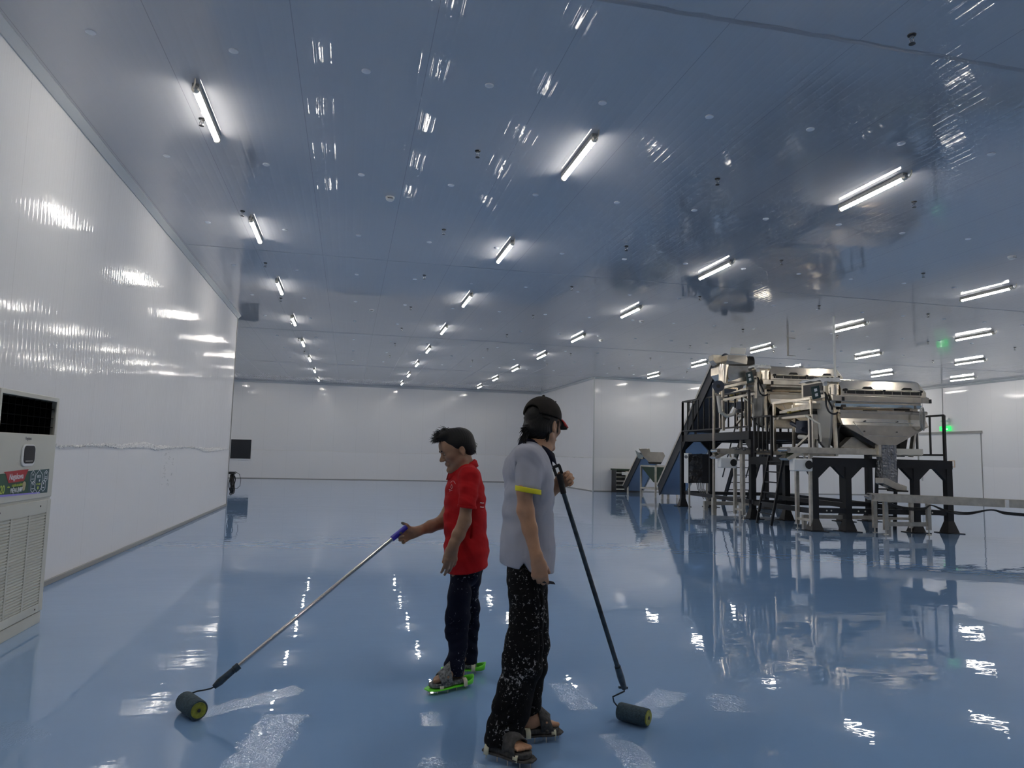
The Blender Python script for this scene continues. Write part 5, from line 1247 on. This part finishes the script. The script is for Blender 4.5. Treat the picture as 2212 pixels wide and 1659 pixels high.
tf.plane(A_(985, 1456, 4.62), (-.12, 0, -1), .004)
sl_, X, Y, Z = tf.sub([.3, 4.79, 0], [1.1, 5.2, .3]); zz = A_(1015, 1442, 4.92)[2]; tf.put(sl_, Z - zz + 0 * X + 0 * Y, .003, True)
jeans = tf.mesh('jeans', JEAN, rp)
# hair
def hairdo(H, parent, spec, strands, seed, nm_='hair'):
    lo = H.o - .24; hi = H.o + .24; hf = F(lo, hi, .0036); spec(hf)
    hf.ripple(lambda X, Y, Z: .0006 * np.sin(330 * (X - .5 * Z) + 260 * Y + 5 * np.sin(40 * Z)))
    o = hf.mesh(nm_, HAIR, parent, relax=1); rr = random.Random(seed); m_ = MB()
    for (p, q, r0, spread, n, bend) in strands:
        n = int(n * 1.8); r0 *= .75; spread *= .8
        p, q = Vector(p), Vector(q)
        for i in range(n):
            a = p + V(rr.gauss(0, 1), rr.gauss(0, 1), rr.gauss(0, 1)) * spread; b = q + V(rr.gauss(0, 1), rr.gauss(0, 1), rr.gauss(0, 1)) * spread * 1.2
            md = (a + b) / 2 + Vector(bend) * rr.uniform(.5, 1.2); m_.tube([a, a * .3 + md * .7, md * .45 + b * .55 + Vector(bend) * .2, b], [r0, r0 * .9, r0 * .6, r0 * .08], 5, False)
    s_ = tag(m_.build('hair_tuft', HAIR, o, smooth='all'), kind='stuff'); return o
def spec_r(f):
    M = HR.M(); c = HR.sc
    f.ball(HR.p(-.018, 0, .050), (.108 * c, .086 * c, .093 * c), .01, False, M); f.ball(HR.p(-.060, 0, .000), (.062 * c, .074 * c, .062 * c), .02, False, M)
    f.ball(HR.p(.050, 0, .120), (.062 * c, .058 * c, .034 * c), .03, False, M)
    f.ball(HR.p(.088, 0, .108), (.036 * c, .046 * c, .024 * c), .02, False, M)
    f.ball(HR.p(.088, 0, -.004), (.085 * c, .12 * c, .080 * c), .01, True, M)           # face
    f.ball(HR.p(.125, 0, .050), (.06 * c, .12 * c, .055 * c), .02, True, M)
    f.ell(HR.p(.03, .12, -.05), HR.p(.03, -.12, -.05), .068, .068, k=.015, cut=True)
    f.ell(HR.p(-.005, .12, -.015), HR.p(-.005, -.12, -.015), .028, .028, k=.01, cut=True)
    f.plane(HR.p(-.06, 0, -.055), HR.d(.25, 0, -1), .02)
st_ = []
for (a_, b_) in (((.070, .02, .110), (.118, .02, .108)), ((.070, -.02, .112), (.128, -.02, .112)), ((.060, .03, .122), (.108, .035, .132)), ((.06, -.03, .122), (.112, -.03, .137)), ((.05, 0, .13), (.092, 0, .152)), ((.075, .0, .10), (.135, .0, .100)), ((.075, .03, .10), (.120, .035, .092)), ((.02, 0, .138), (.055, 0, .158))):
    st_.append((HR.p(*a_), HR.p(*b_), .0032, .010, 15, HR.d(.0, 0, .008)))
for (a_, b_) in (((-.09, 0, .0), (-.105, 0, -.03)), ((-.10, .02, .02), (-.118, .02, -.015)), ((-.08, .04, -.01), (-.09, .045, -.045)), ((-.085, -.04, 0), (-.10, -.045, -.04)), ((.02, .02, .140), (.06, .02, .158))):
    st_.append((HR.p(*a_), HR.p(*b_), .003, .010, 9, HR.d(-.008, 0, 0)))
hairdo(HR, rp, spec_r, st_, 3)
# eyes and brows
for sgn in (1, -1):
    MB().ball(HR.p(.0895, sgn * .031, .0035), (.0068, .0068, .0045), 10, 6).build('eye', EYEW, rp, smooth='all')
    MB().tube([HR.p(.0955, sgn * .020, .0035), HR.p(.0985, sgn * .030, .0040), HR.p(.088, sgn * .042, .0005)], [.0010, .0020, .0012], 6).build('eyelash_line', HAIR, rp)
    MB().tube([HR.p(.1045, sgn * .012, .024), HR.p(.1035, sgn * .028, .031), HR.p(.090, sgn * .047, .027)], [.0030, .0045, .0022], 6).build('eyebrow', HAIR, rp, smooth='all')
for hl, te, sg in ((hn_, tn_, 1), (hf_, tf_, 1)):
    sandal(rp, hl, te, fzr, SANDG, SANDG, sgn=sg); spiked_plate(rp, hl, te, .022, LIME)

# roller on the steel pole
def roller(label, loc, sock0, sock1, wire, r0, r1, rad, poleM, gripM, tipP, tipQ, ends):
    t = thing('paint_roller', label, 'paint roller', loc)
    MB().tube([sock1, tipP], .0125, 14).build('pole', poleM, t, smooth=True)
    MB().tube([tipP - (tipP - sock1).normalized() * .02, tipP * .5 + tipQ * .5, tipQ], [.019, .018, .016], 14).build('handle_grip', gripM, t, smooth=True)
    MB().tube([sock0, sock0 * .7 + sock1 * .3, sock1], [.014, .021, .018], 12).build('socket', POLEK, t, smooth=True)
    MB().tube([sock1 - (tipP - sock1).normalized() * .0, sock1 + (tipP - sock1).normalized() * .035], .021, 12).build('collar_ring', POLEK, t, smooth=True)
    MB().tube(wire, .0045, 8).build('wire_frame', POLEK, t, smooth='all')
    d = (r1 - r0).normalized()
    rl = MB().tube([r0, r0 + d * .008, r1 - d * .008, r1], [rad * .93, rad, rad, rad * .93], 28).build('roller_sleeve', ROLL, t, smooth=True)
    MB().tube([r1, r1 + d * .004], [rad * .80, rad * .78], 22).build('end_cap', YCAP, rl); MB().tube([r1 + d * .004, r1 + d * .008], .009, 10).build('axle', BLACKM, rl)
    return t
r0 = at(399, 1511, 4.44); r1 = at(429, 1535, 4.27); dd_ = (r1 - r0); rad_ = .052
r0.z = r1.z = rad_ + .002
hp0, hq0 = at(852, 1160, 4.72), at(878, 1138, 4.74)
roller('long steel-poled roller with blue handle held by the man in red', (-.6, 4.4, 0), at(462, 1484, 4.42), at(505, 1447, 4.44),
       [at(462, 1484, 4.42), at(456, 1487, 4.42), at(444, 1490, 4.44), at(426, 1493, 4.46), at(410, 1499, 4.47), r0 + V(-.02, .03, .02), r0], r0, r1, rad_, CHROME, BLUEP, hp0, hq0, None)

# ================================================================== person in the grey polo
YG = 3.68
gp = thing('person', 'person in a grey polo with navy collar and black cap, holding a dark roller pole', 'person', (.95, YG, 0))
bg = F((.52, 3.22, .0), (1.42, 4.12, 1.76), .0042)
HG = Frame(A_(1173, 921, 3.70), (.77, .62, -.13), (.1, .08, .99), 1.04)
head(bg, HG, 1.2)
nkg = A_(1160, 962, 3.69)
bg.ell(HG.p(-.03, 0, -.04), nkg, (.052, .056), (.058, .066), side=(0, 1, 0), k=.03); bg.ell(HG.p(.015, 0, -.08), nkg + [.03, 0, -.01], .04, .05, k=.03)
shn, shf = A_(1142, 988, 3.53), A_(1146, 990, 3.87)
bg.ell(nkg + [-.02, 0, -.03], A_(1143, 1070, YG), (.10, .07), (.15, .09), side=(0, 1, 0), k=.04); bg.ell(A_(1143, 1070, YG), A_(1138, 1215, YG), (.15, .085), (.14, .085), side=(0, 1, 0), k=.04)
bg.ell(shn, shf, .043, .043, k=.04)
hpn, hpf = A_(1135, 1240, 3.61), A_(1148, 1238, 3.77); knn, knf = A_(1133, 1400, 3.55), A_(1150, 1385, 3.76); ann, anf = A_(1090, 1570, 3.56), A_(1146, 1556, 3.73)
for a_, b_, c_ in ((hpn, knn, ann), (hpf, knf, anf)): bg.ell(a_, b_, .07, .05, k=.03); bg.ell(b_, c_, .05, .034, k=.02)
# near (right) arm hanging
eln, wrn = A_(1135, 1102, 3.47), A_(1159, 1205, 3.43)
bg.ell(shn, A_(1133, 1060, 3.46), .040, .038, k=.02); bg.ell(A_(1133, 1060, 3.46), eln, (.037, .036), (.040, .037), side=(1, 0, 0), k=.02)
m1 = eln * .6 + wrn * .4; bg.ell(eln, m1, (.043, .037), (.036, .034), side=(1, 0, 0), k=.02); bg.ell(m1, wrn, (.036, .032), (.027, .023), side=(1, 0, 0), k=.02)
hand(bg, wrn + [.004, 0, -.008], (.16, .06, -1), (1, -.35, .1), (.25, 1, .1), curl=(.55, .62, .80, .95), thumb=(.9, .35, .75), sc=1.02, spread=.03, tip=.3)
# far (left) arm bent, hand on the pole
elf, wrf = A_(1150, 1110, 3.96), A_(1199, 1054, 3.86)
bg.ell(shf, elf, .044, .040, k=.03); bg.ell(elf, wrf, (.042, .038), (.028, .024), side=(0, 0, 1), k=.02)
pole_top, pole_bot = at(1205, 1012, 3.80), at(1334, 1440, 3.72)
tg = hand(bg, wrf + [.0, 0, .0], (.62, -.10, .50), (-.55, 0, .8), (.35, -1, -.1), curl=(.95, 1.05, 1.05, 1.0), thumb=(.55, .65, .65), sc=1.0, spread=.02, tip=.6)
fzg = .066
hgn, tgn = A_(1056, 1618, 3.57), A_(1142, 1631, 3.42); hgf, tgf = A_(1128, 1585, 3.72), A_(1203, 1578, 3.74)
foot(bg, hgn, tgn, fzg, 1); foot(bg, hgf, tgf, fzg, -1)
bg.ell(ann, [hgn[0] + .03, hgn[1], fzg + .05], .036, .036, k=.03); bg.ell(anf, [hgf[0] + .03, hgf[1], fzg + .05], .036, .036, k=.03)
tint = [((1, 3.7, 1), (50, 50, 50), (1.45, 1.38, 1.3)), (wrn + [.02, 0, -.16], (.07, .07, .05), (.6, .68, .75)), (HG.p(.10, 0, -.059), (.03, .03, .03), (1.1, .9, .9)), (HG.p(.02, 0, .0), (.12, .12, .12), (1.2, 1.25, 1.3))]
body = bg.mesh('body', SKIN, gp, tint)
# polo
sg = F((.56, 3.30, .72), (1.24, 4.08, 1.62), .005)
S_ = [sec(1000, 1104, 1180, 3.69, .185), sec(1030, 1098, 1188, 3.69, .185), sec(1065, 1095, 1190, 3.69, .170), sec(1110, 1091, 1190, 3.69, .162), sec(1160, 1089, 1190, 3.69, .162), sec(1195, 1086, 1190, 3.69, .172), sec(1222, 1088, 1191, 3.69, .180), sec(1245, 1088, 1191, 3.69, .180)]
skin_tube(sg, S_, k=.04)
sg.ell(A_(1138, 985, 3.69), A_(1130, 1005, 3.69), (.065, .13), (.085, .17), side=(1, 0, 0), k=.05)
sg.ell(nkg + [-.012, 0, -.03], nkg + [-.03, 0, -.07], (.072, .062), (.13, .09), side=(0, 1, 0), k=.04)
sg.ell(shn + [-.01, .01, .0], shf + [0, -.03, -.01], .066, .062, k=.05)
sg.ell(A_(1100, 1195, 3.64), A_(1098, 1200, 3.74), .034, .034, k=.04)
slv = A_(1141, 1052, 3.47); sg.ell(shn + [-.002, -.012, .004], slv + [0, .004, 0], (.064, .062), (.062, .060), side=(1, 0, 0), k=.03)
slf = A_(1150, 1055, 3.94); sg.ell(shf + [0, 0, -.01], slf, .055, .055, k=.03)
def folds_g(X, Y, Z): return .0030 * np.sin(34 * (Z * .35 + X) + 3 * np.sin(7 * Z)) + wrinkle(X, Y, Z, 28, .0062, 1.2, 2)
sg.ripple(folds_g)
for (a_, b_, r_) in (((1166, 990, 3.56), (1172, 1060, 3.55), .008), ((1172, 1000, 3.58), (1180, 1200, 3.56), .006), ((1108, 1040, 3.56), (1096, 1160, 3.58), .007), ((1103, 1110, 3.55), (1100, 1210, 3.58), .006), ((1133, 1120, 3.50), (1132, 1200, 3.52), .005), ((1118, 1000, 3.5), (1114, 1050, 3.52), .005), ((1090, 1176, 3.6), (1112, 1182, 3.54), .006)): sg.ell(A_(*a_), A_(*b_), r_, r_ * .6, k=.016, cut=True)
sg.ell(nkg + [.012, 0, .02], nkg + [.05, 0, .12], (.060, .060), (.08, .075), side=(0, 1, 0), k=.008, cut=True)
sg.plane(A_(1140, 1231, 3.60), (-.15, 0, -1), .005)
lg_ = A_(1141, 1062, 3.465)
sl_, X, Y, Z = sg.sub(lg_ - [.10, .09, .13], lg_ + [.09, .065, .03])
sg.put(sl_, np.maximum(np.maximum((Z - lg_[2] + .16 * (X - lg_[0])) + 0 * Y, Y - 3.510 + 0 * X), np.abs(X - lg_[0]) - .075), .002, True)
sg.ell(lg_ + [0, 0, -.030], lg_ + [0, 0, -.07], (.052, .048), (.052, .048), side=(1, 0, 0), k=.003, cut=True)
# side slit of the hem
sl_, X, Y, Z = sg.sub(A_(1133, 1228, 3.5) - [.03, .05, .04], A_(1133, 1214, 3.5) + [.03, .10, .0]); c_ = A_(1133, 1216, 3.52)
sg.put(sl_, np.maximum(np.abs(X - c_[0]) - (c_[2] - Z) * .6, Y - 3.60 + 0 * X), .002, True)
polo = sg.mesh('polo_shirt', GREYC, gp)
collar(nkg + [.002, 0, .008], .082, .078, -.055, .034, .046, NAVYC, gp, (1, .15), 1.25)
cuff(lg_ + [0, 0, -.006], .059, .055, .16, .026, .006, 'sleeve_cuff', YELC, polo)
tp = bvh(polo)
def ribbon_on(tree, pts, w_, name, m, parent, th=.003):
    m_ = MB(); q = []
    for x_, y_ in pts:
        d = (FWD + RGT * ((x_ - 1106) / FPX) - UPV * ((y_ - 829.5) / FPX)).normalized(); h_ = tree.ray_cast(V(0, 0, HC), d)
        if h_[0]: q.append((h_[0], h_[1] if h_[1].dot(d) < 0 else -h_[1]))
    for p_, n_ in q:
        s_ = n_.cross(V(0, 0, 1)).normalized() * w_; m_.v += [p_ - s_ + n_ * .003, p_ + s_ + n_ * .003]
    for i in range(len(q) - 1): m_.f.append([2 * i, 2 * i + 1, 2 * i + 3, 2 * i + 2])
    o = m_.build(name, m, parent, smooth='all', fixn=False); o.modifiers.new('s', 'SOLIDIFY').thickness = th; return o
# placket down the chest
m_ = MB(); f0 = A_(1190, 978, 3.72)
pq = [(1187, 984), (1195, 987.5), (1193.5, 1000), (1193, 1012), (1192, 1026), (1189, 1016), (1187.5, 1000)]
m_.prism([at(x_, y_, 3.66) for x_, y_ in pq], (.0, .10, 0)); m_.build('placket', NAVYC, polo, bevel=.004)
MB().ball(at(1188.6, 988.6, 3.655), .006, 10, 6).build('button', WHITEP, polo)
# trousers
tg_ = F((.48, 3.28, .03), (1.24, 4.02, .96), .005)
tg_.ell(A_(1138, 1225, YG), A_(1138, 1250, YG), (.100, .14), (.104, .14), side=(1, 0, 0), k=.04)
N_ = [sec(1250, 1095, 1172, 3.60, .09), sec(1296, 1103, 1172, 3.58, .085), sec(1333, 1103, 1172, 3.57, .08), sec(1394, 1092, 1171, 3.55, .075), sec(1437, 1086, 1168, 3.55, .074), sec(1492, 1076, 1152, 3.55, .074), sec(1530, 1066, 1143, 3.55, .076), sec(1578, 1052, 1126, 3.56, .086), sec(1602, 1046, 1104, 3.56, .088)]
K_ = [sec(1245, 1122, 1182, 3.76, .085), sec(1338, 1125, 1182, 3.76, .078), sec(1392, 1128, 1184.5, 3.75, .072), sec(1440, 1120, 1179, 3.75, .070), sec(1500, 1112, 1167, 3.74, .072), sec(1535, 1112, 1164, 3.74, .074), sec(1575, 1106, 1157, 3.73, .076), sec(1592, 1104, 1158, 3.73, .078)]
skin_tube(tg_, N_, k=.03); skin_tube(tg_, K_, k=.03)
tg_.ripple(lambda X, Y, Z: wrinkle(X, Y, Z, 34, .0055, .9, 1) * np.where(Z < .5, 1.0, .5))
for (a_, b_, r_) in (((1166, 1260, 3.52), (1166, 1430, 3.50), .006), ((1092, 1300, 3.5), (1130, 1270, 3.51), .008), ((1060, 1590, 3.48), (1105, 1560, 3.48), .008), ((1066, 1560, 3.48), (1100, 1530, 3.48), .007)): tg_.ell(A_(*a_), A_(*b_), r_, r_ * .6, k=.015, cut=True)
tg_.plane(A_(1072, 1612, 3.50), (.32, 0, -1), .004)
tr_ = tg_.mesh('trousers', JEANK, gp)
# cap, brim, hair
Hc = Frame(HG.o, HG.f, HG.u, HG.sc)
cf = F(HG.o - .26, HG.o + .26, .0040); M = HG.M(); c = HG.sc
cf.ball(HG.p(-.014, 0, .052), (.112 * c, .092 * c, .100 * c), .01, False, M)
cf.plane(HG.p(0, 0, .040), HG.d(-.06, 0, -1), .006)
cf.ball(HG.p(-.115, 0, .055), (.035 * c, .045 * c, .034 * c), .006, True, M)
cf.ball(HG.p(-.014, 0, .045), (.104 * c, .084 * c, .092 * c), .004, True, M)
cap = cf.mesh('baseball_cap', CAPM, gp, relax=2)
MB().ball(HG.p(-.02, 0, .152), .009, 10, 6).build('cap_button', CAPM, cap, smooth='all')
for (a_, l_) in ((.02, -.050), (-.055, -.045), (.02, .05), (-.055, .045)):
    p_ = HG.p(a_, l_, .131 if a_ > 0 else .128); MB().ball(p_, .0045, 8, 5).build('eyelet', BLACKP, cap)
BRU = .050
m_ = MB(); rows = []
for i in range(13):
    th = math.radians(-62 + 124 * i / 12)
    for j in range(6):
        t_ = j / 5; rx_ = .100 + t_ * (.088 * math.cos(th * .95)); ry_ = .084 + .012 * t_
        m_.v.append(Vector(HG.p(rx_ * math.cos(th) if j else .098 * math.cos(th), ry_ * math.sin(th), BRU - .004 * t_ - .026 * t_ * t_ - .010 * math.sin(th) ** 2)))
for i in range(12):
    for j in range(5): a = i * 6 + j; m_.f.append([a, a + 6, a + 7, a + 1])
o = m_.build('cap_brim', CAPR, cap, smooth='all', fixn=False); o.modifiers.new('s', 'SOLIDIFY').thickness = .005
m2 = MB(); m2.v = [v - Vector(HG.u) * .0062 - Vector(HG.f) * .002 for v in m_.v]; m2.f = m_.f; o2 = m2.build('brim_lining', CAPM, o, smooth='all', fixn=False)
m_ = MB(); m_.tube([HG.p(-.105 * math.cos(t_), .088 * math.sin(t_), .024 + .01 * math.cos(t_)) for t_ in [math.radians(-60 + 12 * k) for k in range(11)]], .009, 8); m_.build('cap_strap', CAPM, cap, smooth='all')
def spec_g(f):
    f.ball(HG.p(-.020, 0, .036), (.099 * c, .081 * c, .086 * c), .01, False, M)
    f.ball(HG.p(-.055, 0, -.030), (.060 * c, .076 * c, .055 * c), .03, False, M)
    f.ball(HG.p(-.008, .0, -.005), (.05, .088 * c, .035), .02, False, M)
    f.ball(HG.p(.075, 0, -.012), (.080 * c, .12 * c, .095 * c), .008, True, M)
    f.ell(HG.p(-.004, -.06, -.005), HG.p(-.004, -.12, -.005), .024, .024, k=.006, cut=True)
    f.ell(HG.p(.02, .12, -.085), HG.p(.02, -.12, -.085), .055, .055, k=.01, cut=True)
    f.plane(HG.p(0, 0, .115), HG.d(0, 0, 1), .01)
    f.ball(HG.p(-.112, 0, -.035), (.038, .032, .026), .03, False, M)
st_ = [(HG.p(-.11, 0, -.03), HG.p(-.165, 0, -.050), .0035, .011, 30, HG.d(-.01, 0, .006)), (HG.p(-.115, 0, -.04), HG.p(-.150, 0, -.105), .0035, .010, 34, HG.d(-.018, 0, 0)),
       (HG.p(-.06, -.06, -.03), HG.p(-.115, -.02, -.045), .0035, .008, 20, HG.d(-.01, 0, -.006)), (HG.p(-.045, -.070, -.04), HG.p(-.050, -.066, -.085), .003, .005, 14, HG.d(0, -.002, 0)),
       (HG.p(.026, -.074, .03), HG.p(.020, -.078, -.035), .0016, .003, 8, HG.d(.004, 0, 0))]
hairdo(HG, gp, spec_g, st_, 8)
for sgn in (1, -1):
    MB().ball(HG.p(.0895, sgn * .031, .0035), (.0068, .0068, .0045), 10, 6).build('eye', EYEW, gp, smooth='all')
    MB().tube([HG.p(.0955, sgn * .020, .0035), HG.p(.0985, sgn * .030, .0040), HG.p(.088, sgn * .044, .0005)], [.0010, .0022, .0014], 6).build('eyelash_line', HAIR, gp)
    MB().tube([HG.p(.1045, sgn * .012, .024), HG.p(.1035, sgn * .028, .031), HG.p(.090, sgn * .047, .027)], [.0030, .0042, .0022], 6).build('eyebrow', HAIR, gp, smooth='all')
for hl, te in ((hgn, tgn), (hgf, tgf)):
    sandal(gp, hl, te, fzg, SANDK, SANDK, .055); spiked_plate(gp, hl, te, .030, SANDK, False)
# scraper in the right hand
sc_ = thing('scraper', 'small black scraper blade held in the hand of the man in grey', 'scraper', at(1190, 1258, 3.45))
MB().prism([at(1172, 1252, 3.44), at(1196, 1256.5, 3.44), at(1200, 1262.5, 3.44), at(1172, 1259.5, 3.44)], (.0, .006, 0)).build('blade', BLACKM, sc_)
# his roller
r0 = at(1338, 1527, 3.93); r1 = at(1400, 1547, 3.80); r0.z = r1.z = .050
eye_ = at(1207, 1022, 3.79)
t = thing('paint_roller', 'dark painted roller pole with wide sleeve held by the man in grey', 'paint roller', (1.5, 3.9, 0))
MB().tube([at(1214, 1054, 3.785), pole_bot], .0125, 14).build('pole', POLEK, t, smooth=True)
MB().tube([at(1208, 1024, 3.79), at(1217.5, 1066, 3.785)], [.018, .0165], 12).build('handle_grip', BLACKP, t, smooth=True)
u0, u1 = at(1201.5, 1007, 3.79), at(1208, 1026, 3.79); ax_ = (u1 - u0).normalized(); sx_ = V(ax_.z, 0, -ax_.x).normalized() * .017
m_ = MB(); m_.bar(u0 - sx_ , u1 - sx_, .008, .016); m_.bar(u0 + sx_, u1 + sx_, .008, .016); m_.bar(u0 - sx_ * 1.25, u0 + sx_ * 1.25, .012, .016, up=ax_)
m_.build('hang_loop', BLACKP, t, bevel=.002)
s1 = at(1348, 1486, 3.80)
MB().tube([pole_bot, pole_bot * .5 + s1 * .5, s1], [.017, .019, .015], 12).build('socket', POLEK, t, smooth=True)
MB().bar(s1 + V(-.03, 0, .005), s1 + V(.02, 0, .0), .012).build('socket_lug', POLEK, t)
MB().tube([s1, at(1349, 1493, 3.82), at(1324, 1505, 3.84), at(1326, 1516, 3.90), r0 + (r0 - r1).normalized() * .01 + V(0, 0, .02), r0], .0045, 8).build('wire_frame', POLEK, t, smooth='all')
d = (r1 - r0).normalized()
rl = MB().tube([r0, r0 + d * .008, r1 - d * .008, r1], [.044, .047, .047, .044], 28).build('roller_sleeve', ROLL, t, smooth=True)
MB().tube([r1, r1 + d * .004], [.040, .038], 22).build('end_cap', YCAP, rl); MB().tube([r1 + d * .004, r1 + d * .008], .009, 10).build('axle', BLACKM, rl)
